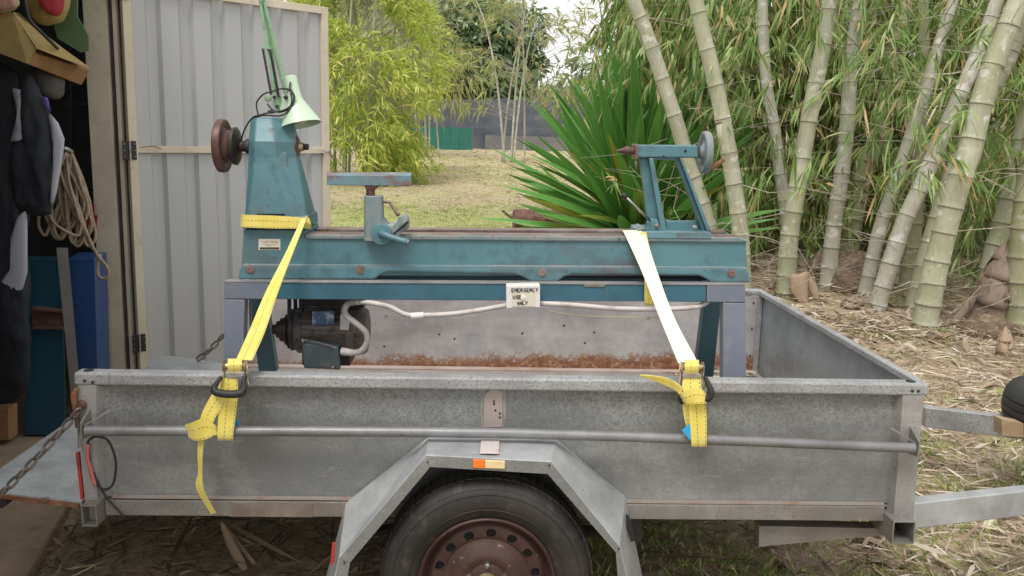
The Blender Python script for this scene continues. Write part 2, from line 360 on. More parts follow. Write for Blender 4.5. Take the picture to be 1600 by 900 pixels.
m_rim = M('rusty_red_rim', (.055, .026, .022), .5, .2, [((.09, .048, .04), 7, .42, .66), ((.05, .026, .023), 13, .48, .68), ((.30, .21, .17), 60, .64, .74)], bump=(50, .5), rvar=.12)
m_orange = M('orange_reflector', (.85, .20, .02), .25, coat=.5); m_amber = M('faded_cream_lens', (.75, .58, .32), .3, 0, [((.6, .42, .2), 40, .5, .8)])
m_redrefl = M('red_reflector', (.42, .04, .03), .3, 0, [((.2, .02, .02), 20, .5, .7)], coat=.4)
m_pinkplate = M('worn_primer_plate', (.38, .32, .30), .5, .2, [((.45, .40, .38), 8, .45, .7), ((.24, .15, .12), 22, .62, .75)], bump=(50, .3))
m_pinkwhite = M('scuffed_white_plate', (.62, .56, .55), .4, .1, [((.46, .2, .14), 26, .60, .70, (1, 1, 3))], bump=(40, .3))
m_redwire = M('red_insulation', (.45, .12, .11), .45)
m_bluet = M('blue_plastic_tag', (.03, .35, .68), .4)
def strapmat():
    m = bpy.data.materials.new('yellow_webbing'); m.use_nodes = True; nt = m.node_tree; b = nt.nodes['Principled BSDF']
    uv = nd(nt, 'ShaderNodeAttribute', attribute_name='webuv'); sx = nd(nt, 'ShaderNodeSeparateXYZ'); nt.links.new(uv.outputs['Vector'], sx.inputs[0])
    co = nd(nt, 'ShaderNodeTexCoord').outputs['Object']
    # stitched lines along webbing
    w = nd(nt, 'ShaderNodeMath', operation='PINGPONG', i_1=.22); nt.links.new(sx.outputs[0], w.inputs[0])
    l = ramp(nt, w.outputs[0], [(.0, g(1)), (.012, g(1)), (.03, g(0))])
    v = nd(nt, 'ShaderNodeMath', operation='PINGPONG', i_1=.006); nt.links.new(sx.outputs[1], v.inputs[0])
    d = nd(nt, 'ShaderNodeMath', operation='GREATER_THAN', i_1=.0025); nt.links.new(v.outputs[0], d.inputs[0])
    mm = nd(nt, 'ShaderNodeMath', operation='MULTIPLY'); nt.links.new(l, mm.inputs[0]); nt.links.new(d.outputs[0], mm.inputs[1])
    c = mix(nt, ramp(nt, noise(nt, co, 12, 4), [(.35, g(0)), (.7, g(1))]), (.70, .58, .09, 1), (.80, .70, .20, 1))
    c = mix(nt, ramp(nt, noise(nt, co, 26, 5, .7), [(.52, g(0)), (.72, g(.5))]), c, (.42, .34, .10, 1))
    c = mix(nt, mm.outputs[0], c, (.30, .14, .03, 1))
    nt.links.new(c, b.inputs['Base Color']); b.inputs['Roughness'].default_value = .5; b.inputs['Sheen Weight'].default_value = .3
    f = nd(nt, 'ShaderNodeMath', operation='PINGPONG', i_1=.0012); nt.links.new(sx.outputs[1], f.inputs[0])
    bp = nd(nt, 'ShaderNodeBump', i_Strength=.4, i_Distance=.0008); nt.links.new(f.outputs[0], bp.inputs['Height']); nt.links.new(bp.outputs[0], b.inputs['Normal'])
    return m
m_strap = strapmat()
m_strapw = M('glare_white_webbing', (.80, .77, .60), .45, 0, [((.86, .80, .45), 3, .5, .8), ((.76, .70, .5), 60, .5, .8)], bump=(400, .2))  # blown-out glare on the yellow strap painted as a white base colour
def webuv(o, width_axis_pts):
    """store (u across, v along) per vertex for ribbons built ring by ring (4 verts each)"""
    me = o.data; at = me.attributes.new('webuv', 'FLOAT_VECTOR', 'POINT'); n = len(me.vertices); s_ = 0; prev = None
    for k in range(n//4):
        c = (me.vertices[4*k].co+me.vertices[4*k+1].co)/2
        if prev is not None: s_ += (c-prev).length
        prev = c
        for j, u in enumerate((0, 1, 1, 0)): at.data[4*k+j].vector = (u*.88+.06, s_, 0)
def web(name, par, A, Bq, th=.0025, sub=6, mat=None, **k):
    b = B().ribbon(A, Bq, th, sub); o = b.obj(name, mat or m_strap, par, smooth=False, **k); webuv(o, None); return o

# ================================================================== GROUND
def ground():
    nx, ny = 150, 170
    xs = np.concatenate([np.linspace(-60, -4, 16, endpoint=False), np.linspace(-4, 9, 110), np.linspace(9.6, 70, 24)])
    ys = np.concatenate([np.linspace(-14, -2, 12, endpoint=False), np.linspace(-2, 12, 120), np.linspace(12.5, 90, 38)])
    X, Y = np.meshgrid(xs, ys, indexing='ij'); Z = np.vectorize(GZ)(Y)
    Z = Z+.012*np.sin(X*3.1+Y*1.7)*np.cos(Y*2.3-X)+.008*np.sin(X*9.1)*np.sin(Y*8.3)
    Z = Z-.04*(Y < 1.3)*(X > -.3)*0
    V = np.stack([X, Y, Z], -1).reshape(-1, 3); n, m_ = X.shape
    i, j = np.meshgrid(np.arange(n-1), np.arange(m_-1), indexing='ij'); a = (i*m_+j).ravel(); b, c, d = a+m_, a+m_+1, a+1
    T = np.concatenate([np.stack([a, b, c], 1), np.stack([a, c, d], 1)])
    m = bpy.data.materials.new('leaf_strewn_soil'); m.use_nodes = True; nt = m.node_tree; bb = nt.nodes['Principled BSDF']; bb.inputs['Roughness'].default_value = .95
    co = nd(nt, 'ShaderNodeNewGeometry').outputs['Position']
    n1 = noise(nt, co, 1.1, 5, .6); n2 = noise(nt, co, 22, 6, .75); n3 = noise(nt, co, 7, 5, .7, (1, 2.5, 1))
    c = ramp(nt, n2, [(.3, G_(.20, .14, .09)), (.5, G_(.40, .31, .21)), (.66, G_(.60, .50, .37))])
    gr = ramp(nt, noise(nt, co, 30, 5, .7), [(.3, G_(.22, .30, .07)), (.55, G_(.38, .46, .13)), (.75, G_(.58, .56, .27))])
    sx = nd(nt, 'ShaderNodeSeparateXYZ'); nt.links.new(co, sx.inputs[0])
    # lawn patch behind the trailer
    my = nd(nt, 'ShaderNodeMapRange', i_1=8.5, i_2=10.5, i_3=1, i_4=0); nt.links.new(sx.outputs[1], my.inputs[0])
    mx = nd(nt, 'ShaderNodeMapRange', i_1=1.6, i_2=2.4, i_3=1, i_4=0); nt.links.new(sx.outputs[0], mx.inputs[0])
    my2 = nd(nt, 'ShaderNodeMapRange', i_1=3.0, i_2=4.0, i_3=0, i_4=1); nt.links.new(sx.outputs[1], my2.inputs[0])
    k = nd(nt, 'ShaderNodeMath', operation='MULTIPLY'); nt.links.new(my.outputs[0], k.inputs[0]); nt.links.new(mx.outputs[0], k.inputs[1])
    k2 = nd(nt, 'ShaderNodeMath', operation='MULTIPLY'); nt.links.new(k.outputs[0], k2.inputs[0]); nt.links.new(my2.outputs[0], k2.inputs[1])
    p = ramp(nt, n3, [(.35, g(.2)), (.6, g(1))]); k3 = nd(nt, 'ShaderNodeMath', operation='MULTIPLY'); nt.links.new(k2.outputs[0], k3.inputs[0]); nt.links.new(p, k3.inputs[1])
    base = mix(nt, ramp(nt, n1, [(.48, g(0)), (.65, g(.45))]), c, gr)
    # dry yellow grass further back
    mf = nd(nt, 'ShaderNodeMapRange', i_1=9.5, i_2=13, i_3=0, i_4=.8); nt.links.new(sx.outputs[1], mf.inputs[0])
    hay = ramp(nt, noise(nt, co, 9, 6, .7), [(.3, G_(.34, .28, .15)), (.5, G_(.50, .44, .25)), (.7, G_(.62, .55, .36))])
    base = mix(nt, mf.outputs[0], base, hay)
    nt.links.new(mix(nt, k3.outputs[0], base, gr), bb.inputs['Base Color'])
    bp = nd(nt, 'ShaderNodeBump', i_Strength=.9, i_Distance=.03); nt.links.new(n2, bp.inputs['Height']); nt.links.new(bp.outputs[0], bb.inputs['Normal'])
    o = np_mesh('ground', V, T, m); struct(o)
    for p_ in o.data.polygons: p_.use_smooth = True
ground()
GZn = np.vectorize(GZ)
def strips(n, x0, x1, y0, y1, Lr, Wr, lift=.03, keep=None, tilt=.12):
    """dry sheaths and leaves lying on the ground"""
    x = rng.uniform(x0, x1, n); y = rng.uniform(y0, y1, n)
    if keep is not None:
        k = keep(x, y); x, y = x[k], y[k]; n = len(x)
    z = GZn(y)+rng.random(n)**2*lift+.004
    a = rng.uniform(0, 2*np.pi, n); d = np.stack([np.cos(a), np.sin(a), rng.normal(size=n)*tilt], 1)
    L = rng.uniform(*Lr, n)*(.6+.8*rng.random(n)); Wd = rng.uniform(*Wr, n)
    up = np.stack([rng.normal(size=n)*.35, rng.normal(size=n)*.35, np.ones(n)], 1)
    return leaves(np.stack([x, y, z], 1)-d*(L[:, None]/2), d, L, Wd, rng.uniform(-.1, .1, n)[:, None], up)
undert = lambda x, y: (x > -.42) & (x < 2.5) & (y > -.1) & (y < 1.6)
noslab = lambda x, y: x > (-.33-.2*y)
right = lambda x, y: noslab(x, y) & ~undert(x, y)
o = np_mesh('leaf_litter', *joinm([
    strips(9500, 2.0, 5.5, 0.2, 4.2, (.05, .18), (.003, .010), .05, right), strips(2200, 2.0, 5.5, 0.2, 4.2, (.08, .22), (.008, .018), .05, right),
    strips(420, 2.0, 5.5, 0.2, 4.5, (.12, .24), (.018, .035), .05, right),
    strips(12000, 2.2, 8.0, 3.5, 8.5, (.07, .22), (.006, .018), .06), strips(900, 2.2, 8.0, 3.5, 8.5, (.12, .26), (.02, .035), .06),
    strips(2200, -1, 2.4, 2.0, 10, (.03, .09), (.008, .02), .02, right),
    strips(3000, -2.5, 3.2, 9, 17, (.04, .12), (.008, .022), .03),
    strips(900, -4, 4, 16, 24, (.08, .2), (.015, .04), .03),
    strips(600, -.5, 4.5, -1.2, -.1, (.08, .24), (.008, .03), .05, lambda x, y: x > 1.7)]), L_lit)
stuff(o, 'dry tan bamboo leaves and sheaths scattered over the ground', 'leaf litter')
o = np_mesh('shaded_leaf_litter', *joinm([strips(7500, -.42, 2.7, -1.0, 2.2, (.05, .18), (.003, .012), .05, noslab), strips(170, -.3, 2.6, -.6, 1.5, (.18, .36), (.008, .022), .06, noslab, .1)]), L_litd)
stuff(o, 'leaf and twig litter under the trailer, coloured dark brown for its shade', 'leaf litter')
def grassfn(n, x0, x1, y0, y1, Lm, keep=None, clump=60):
    cx = rng.uniform(x0, x1, clump); cy = rng.uniform(y0, y1, clump); i = rng.integers(0, clump, n)
    x = cx[i]+rng.normal(size=n)*.09; y = cy[i]+rng.normal(size=n)*.09
    if keep is not None: k = keep(x, y); x, y = x[k], y[k]
    n = len(x); d = np.stack([rng.normal(size=n)*.5, rng.normal(size=n)*.5, np.ones(n)], 1)
    return leaves(np.stack([x, y, GZn(y)], 1), d, Lm*(.5+rng.random(n)), np.full(n, .004)+Lm*.02, .35)
o = np_mesh('grass', *joinm([grassfn(5500, 1.3, 2.9, -.6, 1.1, .06, clump=60), grassfn(5000, 2.4, 4.0, .1, 2.0, .06, clump=55), grassfn(2500, 2.6, 5.0, 1.6, 4.0, .06, clump=50),
    grassfn(26000, -1.6, 2.3, 5.0, 10, .035, right, clump=700), grassfn(16000, -2.5, 3.0, 10, 20, .045, right, clump=500)]), L_grass)
stuff(o, 'short green grass tufts poking through the leaf litter', 'grass')
# concrete slab of the shed
sl = B().ext([(-.36, .46, .075), (-.19, -.4, .075), (0.0, -1.8, .075), (-5.2, -1.8, .075), (-5.2, 3.6, .075), (-1.07, 3.6, .075)], (0, 0, -.12)).obj('concrete_floor', m_concrete, bev=.012); struct(sl)
# ================================================================== TRAILER
RZ, FZ = .84, .464          # rail top, floor height
XL, XR, YN, YF = .005, 2.435, 0.0, 1.53
T = thing('box_trailer', 'galvanised steel box trailer with its tailgate folded down, carrying the lathe', 'trailer', (1.2, .76, .05))
fl = B().box(XL+.01, XR-.01, .03, YF+.01, FZ-.012, FZ).obj('floor_panel', galv('galvanised_floor', .36, (1.05, 1, .97), dirt=(.30, .22, .17), dlo=.45, dhi=.7), T)
# near side: recessed sheet between top rail and floor flange
o = B().box(XL+.04, XR-.04, .03, .034, FZ-.005, RZ-.03).obj('side_panel', m_galv, T)
# bottom hem of the sheet
hem = B().bar((XL+.08, .022, FZ+.004), (XR-.09, .022, FZ+.001), .012, .007).obj('panel_hem', M('dusty_hem', (.30, .275, .25), .5, .1, [((.3, .18, .13), 12, .5, .7)]), T)
def toprail(name, a, b, w, h, hole=()):
    o = B().bar(a, b, w, h).obj(name, m_rail, T, bev=.006); return o
toprail('top_rail', (XL, .024, RZ-.017), (XR, .024, RZ-.017), .05, .036)
toprail('top_rail', (XL+.02, YF+.02, RZ-.005), (XR, YF+.02, RZ-.005), .04, .03)
o = B().bar((XR-.012, .052, RZ-.009), (XR-.012, YF-.002, RZ-.004), .028, .022).obj('top_rail', m_rail, T, bev=.004)
for x in (XL+.032, XR-.045):     # dark discs painting the shade of open holes at the rail ends; rivets
    B().lathe((x, .024, RZ+.0005), (0, 0, 1), [(0, .014), (.002, .014)], 20).obj('rail_hole_disc', m_dgap, T)
for x, z in ((XL+.03, RZ-.022), (XL+.052, RZ-.026), (XR-.05, RZ-.02), (XR-.032, RZ-.02)):
    B().lathe((x, -.001, z), (0, -1, 0), [(0, .005), (.002, .0045), (.004, .002)], 10).obj('rivet', m_dark, T)
# far side, front
B().box(XL+.02, XR-.004, YF, YF+.004, FZ, RZ-.012).obj('side_panel', m_rustwall, T)
B().box(XR-.004, XR, .03, YF, FZ-.01, RZ-.012).obj('front_panel', m_blueg, T)
B().box(XR-.03, XR-.006, YF-.012, YF-.001, FZ, RZ-.018).obj('corner_angle', m_rail, T, bev=.002)
B().box(XL+.02, XR-.03, YF-.05, YF-.002, FZ+.001, FZ+.006).obj('floor_flange', M('pink_grey_flange', (.50, .43, .40), .5, .1, [((.38, .27, .22), 6, .45, .7)]), T)
for z in (RZ-.05, RZ-.17, RZ-.30):
    B().lathe((XR-.045, YF-.002, z), (0, -1, 0), [(0, .005), (.003, .004), (.004, .001)], 8).obj('rivet', m_dark, T)
for x, z in ((.95, .62), (1.02, .6), (1.33, .63), (1.62, .59), (1.66, .64), (.7, .56), (1.52, .67)):
    B().lathe((x, YF-.001, z), (0, -1, 0), [(0, .005), (.002, .003)], 8).obj('rivet', m_dark, T)
# corner posts: open channels
def cpost(px_out, px_in, web_px):
    b = B()
    b.pp(px_out, .0, .004); b.pp(px_in, .0, .03)
    return b
lp = B().pp([(121, 602), (150, 602), (152, 812), (134, 812)], .0, .004)
lp.add([P(150, 602, .0), P(152, 812, .0), P(166, 806, .03), P(163, 603, .03)], [(0, 1, 2, 3)])
lp.ext([P(121, 602, .0), P(134, 812, .0), P(134.8, 812, .0), P(121.8, 602, .0)], (0, .05, 0))
lp.obj('corner_post', galv('galvanised_post', .32, (1.02, 1.0, .98), speck=-.1, dirt=(.28, .25, .23), dlo=.45), T, bev=.0015)
rp = B().pp([(1411, 618), (1444, 618), (1427, 812), (1396, 812)], .0, .004)
rp.add([P(1411, 618, .0), P(1396, 812, .0), P(1384, 806, .03), P(1398, 616, .03)], [(0, 1, 2, 3)])
rp.ext([P(1444, 618, .0), P(1427, 812, .0), P(1426.2, 812, .0), P(1443.2, 618, .0)], (0, .06, 0))
rp.obj('corner_post', bpy.data.materials['galvanised_post'], T, bev=.0015)
# feet: open box ends of the front and rear cross members
def hollow(name, x0, x1, z0, z1, y0, y1, mat, t=.004):
    b = B(); b.box(x0, x1, y0, y1, z1-t, z1); b.box(x0, x1, y0, y1, z0, z0+t); b.box(x0, x0+t, y0, y1, z0+t, z1-t); b.box(x1-t, x1, y0, y1, z0+t, z1-t)
    return b.obj(name, mat, T, bev=.001)
a = P(1393, 812, -.01); b_ = P(1431, 850, -.03)
hollow('cross_member', P(1396, 820, -.05).x, P(1431, 820, -.05).x, P(1410, 850, -.05).z, P(1410, 815, -.05).z, -.05, 1.5, m_dull)
hollow('cross_member', P(128, 820, -.04).x, P(152, 820, -.04).x, P(140, 823, -.04).z, P(140, 790, -.04).z, -.04, 1.5, m_dull)
# chassis rail along the floor edge
B().box(XL+.06, XR-.09, .012, .05, FZ-.05, FZ-.004).obj('chassis_rail', m_dull, T, bev=.002)
B().box(.42, .66, .010, .0118, FZ-.05, FZ-.012).obj('rust_plate', M('brown_rust_strip', (.16, .12, .10), .7, 0, [((.22, .19, .16), 10, .42, .62)], bump=(50, .5)), T)
B().box(XL+.06, XR-.09, YF-.03, YF+.01, FZ-.05, FZ-.014).obj('chassis_rail', m_dull, T)
for x in (.62, 1.2, 1.75):
    B().box(x, x+.04, .05, YF-.03, FZ-.05, FZ-.0125).obj('cross_member', m_dull, T)
# tapered under-bearer at the front right
ub = B().ext([P(1186, 822, .06), P(1392, 826, .06), P(1392, 836, .06), P(1186, 855, .06)], (0, .05, 0)).obj('under_bearer', m_dull, T, bev=.002)
B().box(1.12, 1.18, .06, YF, .33, .39).obj('axle', m_dark, T)
for x in (.75, 1.6):
    B().ext([(x, .1, .41), (x+.04, .1, .41), (x+.04, .1, .3), (x, .1, .3)], (0, .04, 0)).obj('spring_hanger', m_dark, T)
B().tube([(.75, .12, .31), (1.15, .12, .36), (1.62, .12, .31)], .018, 6, 4).obj('leaf_spring', m_dark, T)
# tie rail (pipe) with end plates
tr = B().tube([P(134, 673, -.045), P(800, 677, -.045), P(1428, 700, -.045)], .0145, 16, 4).obj('tie_rail', m_pipe, T, smooth=True)
for px, s in (((133, 672), 1), ((1430, 700), -1)):
    c = P(px[0], px[1], -.045)
    b = B(); b.ext([c+Vector((-.012*s, -.004, -.026)), c+Vector((-.012*s, -.004, .02)), c+Vector((-.006*s, .045, .05)), c+Vector((-.006*s, .045, -.03))], (.005*s, 0, 0))
    b.ext([c+Vector((0, -.002, .016)), c+Vector((.05*s, .05, .045)), c+Vector((.053*s, .05, .040)), c+Vector((0, -.002, .012))], (0, .003, 0))
    b.obj('rail_bracket', m_dull, T)
# stud plate in the middle and its foot on the mudguard
B().pp([(752, 668), (750, 645), (753, 618), (762, 608), (790, 608), (791, 640), (788, 668)], .0285, .0015).obj('plate_stain', M('old_paint_halo', (.20, .19, .18), .6, .1, [((.30, .27, .26), 9, .45, .6), ((.11, .11, .11), 16, .52, .66)]), T)
cp = B().pp([(756, 668), (756, 624), (760, 614), (768, 609), (779, 609), (785, 614), (785, 668)], .026, .004).obj('centre_plate', m_pinkplate, T, bev=.0015)
for x, y in ((772, 627), (772, 631), (774, 641), (781, 646), (781, 652)):
    B().lathe(P(x, y, .0255), (0, -1, 0), [(0, .003), (.0012, .003)], 10).obj('screw_hole', m_dgap, T)
_FZI = (P(670, 683, .02).z+P(868, 685, .02).z)/2; _FZO = (P(666, 711, -.2).z+P(861, 721, -.2).z)/2
fz = lambda Y: _FZI+(_FZO-_FZI)*(.02-Y)/.22+.006
_x0, _x1 = P(752, 690, -.09).x, P(781, 690, -.09).x
B().ext([(_x0, -.035, fz(-.035)), (_x1, -.035, fz(-.035)), (_x1-.004, -.178, fz(-.178)), (_x0-.004, -.178, fz(-.178))], (0, 0, .003)).obj('foot_plate', m_pinkwhite, T, bev=.001)
# mudguard: faceted arch, plate from wall outwards plus turned-down lip
YO = -.2
OUT = [P(506, 912, YO), P(530, 871, YO), P(666, 711, YO), P(861, 721, YO), P(968, 853, YO), P(984, 912, YO)]
IN_ = [P(505, 906, .02), P(541, 785, .02), P(670, 683, .02), P(868, 685, .02), P(977, 776, .02), P(1006, 906, .02)]
OUT[0] = P(503, 990, YO); IN_[0] = P(486, 990, .02); OUT[5] = P(1000, 990, YO); IN_[5] = P(1022, 990, .02)
LIP = [P(528, 990, YO), P(547, 878, YO), P(672, 729, YO), P(856, 740, YO), P(962, 862, YO), P(972, 990, YO)]
b = B(); n = len(OUT)
b.add(OUT+IN_, [(i, i+1, n+i+1, n+i) for i in range(n-1)])
b.add(OUT+LIP, [(i, i+1, n+i+1, n+i) for i in range(n-1)])
mg = b.obj('mudguard', m_fender, T)
bm_ = mg.data; md = mg.modifiers.new('thickness', 'SOLIDIFY'); md.thickness = .002; md.offset = 0
md = mg.modifiers.new('bevel', 'BEVEL'); md.width = .004; md.segments = 2; md.limit_method = 'ANGLE'; md.angle_limit = .4
lipo = B()
for i in range(n-1): lipo.add([p+Vector((0, -.0025, 0)) for p in (OUT[i]*.94+LIP[i]*.06, OUT[i+1]*.94+LIP[i+1]*.06, LIP[i+1], LIP[i])], [(0, 1, 2, 3)])
lo = lipo.obj('mudguard_lip', m_galv, T); md = lo.modifiers.new('t', 'SOLIDIFY'); md.thickness = .002
B().pp([(739, 718), (757, 719), (757, 732), (739, 731)], YO-.007, .006).obj('side_reflector', m_orange, T, bev=.001, label='orange half of the mudguard marker')
B().pp([(757.5, 719.5), (789, 721), (789, 733), (757.5, 732)], YO-.009, .008).obj('side_reflector', m_amber, T, bev=.002, label='cream half of the mudguard marker')
B().pp([(519, 848), (524, 848), (522, 879), (516, 884)], -.155, .004).obj('red_marker', m_redrefl, T)
B().pp([(978, 804), (983, 806), (989, 828), (992, 845), (986, 847), (979, 826)], -.07, .004).obj('black_strip', m_dgap, T)
for x, y in ((668, 722), (858, 727), (967, 857), (538, 879)):
    B().lathe(P(x, y, YO-.004), (0, -1, 0), [(0, .003), (.003, .002)], 8).obj('rivet', m_dark, T)
# wheel
wc = P(761, 884, -.185); wc.z = .312
WH = bpy.data.objects.new('wheel', None); S.collection.objects.link(WH); WH.parent = T; WH.location = wc-Vector(T.location); WORG[WH.name] = wc.copy()
R = .309; WK = .955; prof = [(.15, .19), (.165, .22), (.17, .26), (.15, .292), (.13, .302), (.05, R), (.03, .303), (.012, .292), (.0, .272), (-.004, .25), (.0, .225), (.008, .208), (.012, .198), (.03, .192)]
ty = B().lathe(wc+Vector((0, -.0, 0)), (0, 1, 0), [(t, r*WK) for t, r in reversed(prof)], 96, False)
ty.obj('tyre', m_tyre, WH, smooth=True)
tb = B()      # tread blocks round the shoulder and running surface
for k in range(72):
    a = 2*math.pi*k/72; ca, sa = math.cos(a), math.sin(a); tx = Vector((-sa, 0, ca)); rr = Vector((ca, 0, sa))
    for y0, y1, r_ in ((.03, .055, .286), (.06, .088, .2885), (.094, .12, .286)):
        c = wc+rr*r_; q = [c+tx*u+Vector((0, y, 0)) for u, y in ((-.0105, y0), (.0105, y0+.004), (.0105, y1+.004), (-.0105, y1))]
        tb.ext(q, rr*.0075)
stuff(tb.obj('tread_blocks', m_tyre, WH))
for k, (r_, w_) in enumerate(((.224*WK, .0016), (.27*WK, .0018), (.283*WK, .0012))):
    pts = [wc+Vector((math.cos(a)*r_, -.0005-(0, .0005, -.007)[k], math.sin(a)*r_)) for a in [2*math.pi*i/72 for i in range(72)]]
    B().tube(pts, w_, 5, closed=True).obj('sidewall_ring', m_tyre, WH, smooth='all')
# steel rim: flange, barrel, dished disc with 16 round holes
bm = bmesh.new(); seg = 154; RP = [(.026, .1995), (.004, .2025), (.0, .199), (.003, .193), (.016, .188), (.030, .184), (.040, .178), (.036, .172), (.030, .166), (.027, .158), (.027, .134), (.031, .126), (.026, .108), (.012, .088), (.010, .07), (.016, .055), (.012, .044), (.010, .03)]
rings = []
for t, r_ in RP: rings.append([bm.verts.new((math.cos(2*math.pi*k/seg)*r_, t, math.sin(2*math.pi*k/seg)*r_)) for k in range(seg)])
HN, ri = 14, 9
for i in range(len(RP)-1):
    for k in range(seg):
        if i == ri: continue
        bm.faces.new([rings[i][k], rings[i][(k+1) % seg], rings[i+1][(k+1) % seg], rings[i+1][k]])
# annulus with holes: each of 16 sectors is a ring from hole circle to sector border
hr = .0150; ks = seg//HN
for h in range(HN):
    a0 = 2*math.pi*(h+.5)/HN; k0 = h*ks
    outer = [rings[ri][k0+k_] if k0+k_ < seg else rings[ri][0] for k_ in range(ks+1)]
    inner = [rings[ri+1][(k0+k_) % seg] for k_ in range(ks+1)]
    loop = outer+inner[::-1]; cx, cz = math.cos(a0)*.146, math.sin(a0)*.146
    hv = []
    for v in loop:
        d = Vector((v.co.x-cx, 0, v.co.z-cz)).normalized(); hv.append(bm.verts.new((cx+d.x*hr, .027, cz+d.z*hr)))
    hb = [bm.verts.new((v.co.x, .036, v.co.z)) for v in hv]; L_ = len(loop)
    for i in range(L_):
        j = (i+1) % L_
        if i != ks and j != 0: bm.faces.new([loop[i], loop[j], hv[j], hv[i]])
        else: bm.faces.new([loop[i], loop[j], hv[j], hv[i]])
        bm.faces.new([hv[i], hv[j], hb[j], hb[i]])
bmesh.ops.recalc_face_normals(bm, faces=bm.faces)
me = bpy.data.meshes.new('rim'); bm.to_mesh(me); bm.free(); me.materials.append(m_rim)
for p_ in me.polygons: p_.use_smooth = True
me.set_sharp_from_angle(angle=math.radians(40))
ro = bpy.data.objects.new('rim', me); S.collection.objects.link(ro); ro.parent = WH; WORG[ro.name] = wc.copy()
ro.rotation_euler = (0, math.radians(4), 0); ro.scale = (.93, 1, .93)
B().lathe(wc+Vector((0, .042, 0)), (0, 1, 0), [(0, .162), (.004, .02)], 40).obj('hole_shade_disc', m_dgap, WH)  # added black disc that paints the shade seen through the rim holes
B().lathe(wc, (0, 1, 0), [(-.022, .002), (-.02, .018), (-.01, .026), (.012, .028)], 24).obj('hub_cap', m_brass, WH, smooth=True)
for k in range(5):
    a = math.radians(90+72*k); c = wc+Vector((math.cos(a)*.052, 0, math.sin(a)*.052))
    B().lathe(c, (0, 1, 0), [(-.004, .004), (0, .0085), (.014, .0095)], 6).obj('wheel_nut', m_steel, WH)
# tailgate folded down, its rusty hem, hinge barrel
tgx = -.305
B().add([(XL+.0, .0, FZ-.004), (XL+.0, YF+.02, FZ-.004), (tgx, YF+.02, FZ+.035), (tgx, .0, FZ+.03), (XL+.0, .0, FZ-.016), (XL+.0, YF+.02, FZ-.016), (tgx, YF+.02, FZ+.025), (tgx, .0, FZ+.018)],
    [(0, 1, 2, 3), (4, 5, 6, 7), (0, 1, 5, 4), (2, 3, 7, 6), (0, 3, 7, 4), (1, 2, 6, 5)]).obj('tailgate', galv('galvanised_tailgate', .44, (.94, 1.0, 1.03), dirt=(.36, .35, .36), speck=-.2, rough=.45), T)
B().bar((XL-.005, -.004, FZ-.014), (tgx, -.004, FZ+.022), .008, .012).obj('tailgate_hem', m_rust, T, bev=.001)
B().lathe((-.215, -.012, FZ-.006), (0, 1, 0), [(0, .014), (.05, .014)], 16).obj('latch_stud', m_dark, T)
B().ext([P(118, 708, .0), P(123, 707, .0), P(130, 780, .0), P(126, 781, .0)], (0, .01, 0)).obj('red_reflector_strip', m_redrefl, T)
# rusty latch hook on the post
B().tube([P(121, 607, -.01), P(115, 618, -.012), P(118, 640, -.01), P(120, 668, -.005)], [.006, .009, .007, .004], 8, 3).obj('latch_hook', m_rust, T, smooth='all')
B().tube([P(122, 648, -.01), P(124, 700, -.01)], .004, 6).obj('hinge_pin', m_steel, T)
B().lathe(P(128, 633, -.004), (0, -1, 0), [(0, .014), (.005, .014), (.009, .008), (.016, .007)], 16).obj('chain_bolt', m_red_rust, T, smooth=True)
def link_mesh(L=.045, w=.026, r=.0042):
    pts = []; s_ = (L-w)/2
    for k in range(9): a = -math.pi/2+math.pi*k/8; pts.append(Vector((s_+math.cos(a)*(w/2-r), math.sin(a)*(w/2-r), 0)))
    for k in range(9): a = math.pi/2+math.pi*k/8; pts.append(Vector((-s_+math.cos(a)*(w/2-r), math.sin(a)*(w/2-r), 0)))
    return B().tube(pts, r, 8, closed=True)
def chain(a, b, sag, par, L=.045, w=.026, r=.0042, mat=None):
    root = bpy.data.objects.new('tailgate_chain', None); S.collection.objects.link(root); root.parent = par; root.location = a-WORG[par.name]; WORG[root.name] = a.copy()
    o0 = link_mesh(L, w, r).obj('chain_link', mat or m_chain, root, smooth='all', loc=Vector((0, 0, 0)))
    pitch = L-2*r-.001; n_ = int((b-a).length/pitch)
    for i in range(n_):
        t = (i+.5)/n_; c = a+(b-a)*t+Vector((0, 0, -sag*4*t*(1-t))); tan = (b-a)+Vector((0, 0, -sag*4*(1-2*t)))
        q = tan.to_track_quat('X', 'Z') @ Quaternion((1, 0, 0), math.pi/2*(i % 2)+.5)
        o_ = o0 if i == 0 else o0.copy()
        if i: S.collection.objects.link(o_)
        o_.parent = root; o_.location = c-a; o_.rotation_mode = 'QUATERNION'; o_.rotation_quaternion = q
m_chain = M('weathered_chain', (.16, .14, .125), .5, .5, [((.28, .15, .08), 30, .5, .7), ((.3, .29, .27), 14, .5, .7)])
chain(P(126, 637, -.02), P(-30, 800, -.03), .012, T)
chain(P(352, 520, 1.5), P(308, 562, 1.5), .01, T, .05, .03, .005)
# trailer wiring
B().tube([P(152, 748, -.005), P(143, 745, -.01), P(138, 700, -.012), P(139, 688, -.012), P(152, 682, -.015), P(170, 690, -.015), P(181, 722, -.012), P(177, 755, -.01), P(164, 765, -.008), P(151, 758, -.006)], .0035, 6, 6).obj('wiring_cable', m_black, T, smooth='all')
B().tube([P(146, 738, -.008), P(150, 748, -.008), P(165, 775, -.006), P(190, 803, -.01), P(196, 812, .0)], .0035, 6, 6).obj('wiring_cable', m_black, T, smooth='all')
B().tube([P(138, 694, -.013), P(137, 715, -.014), P(142, 735, -.013), P(149, 759, -.012)], .0052, 8, 5).obj('wiring_cable', m_redwire, T, smooth='all', label='red insulated joint of the wiring')
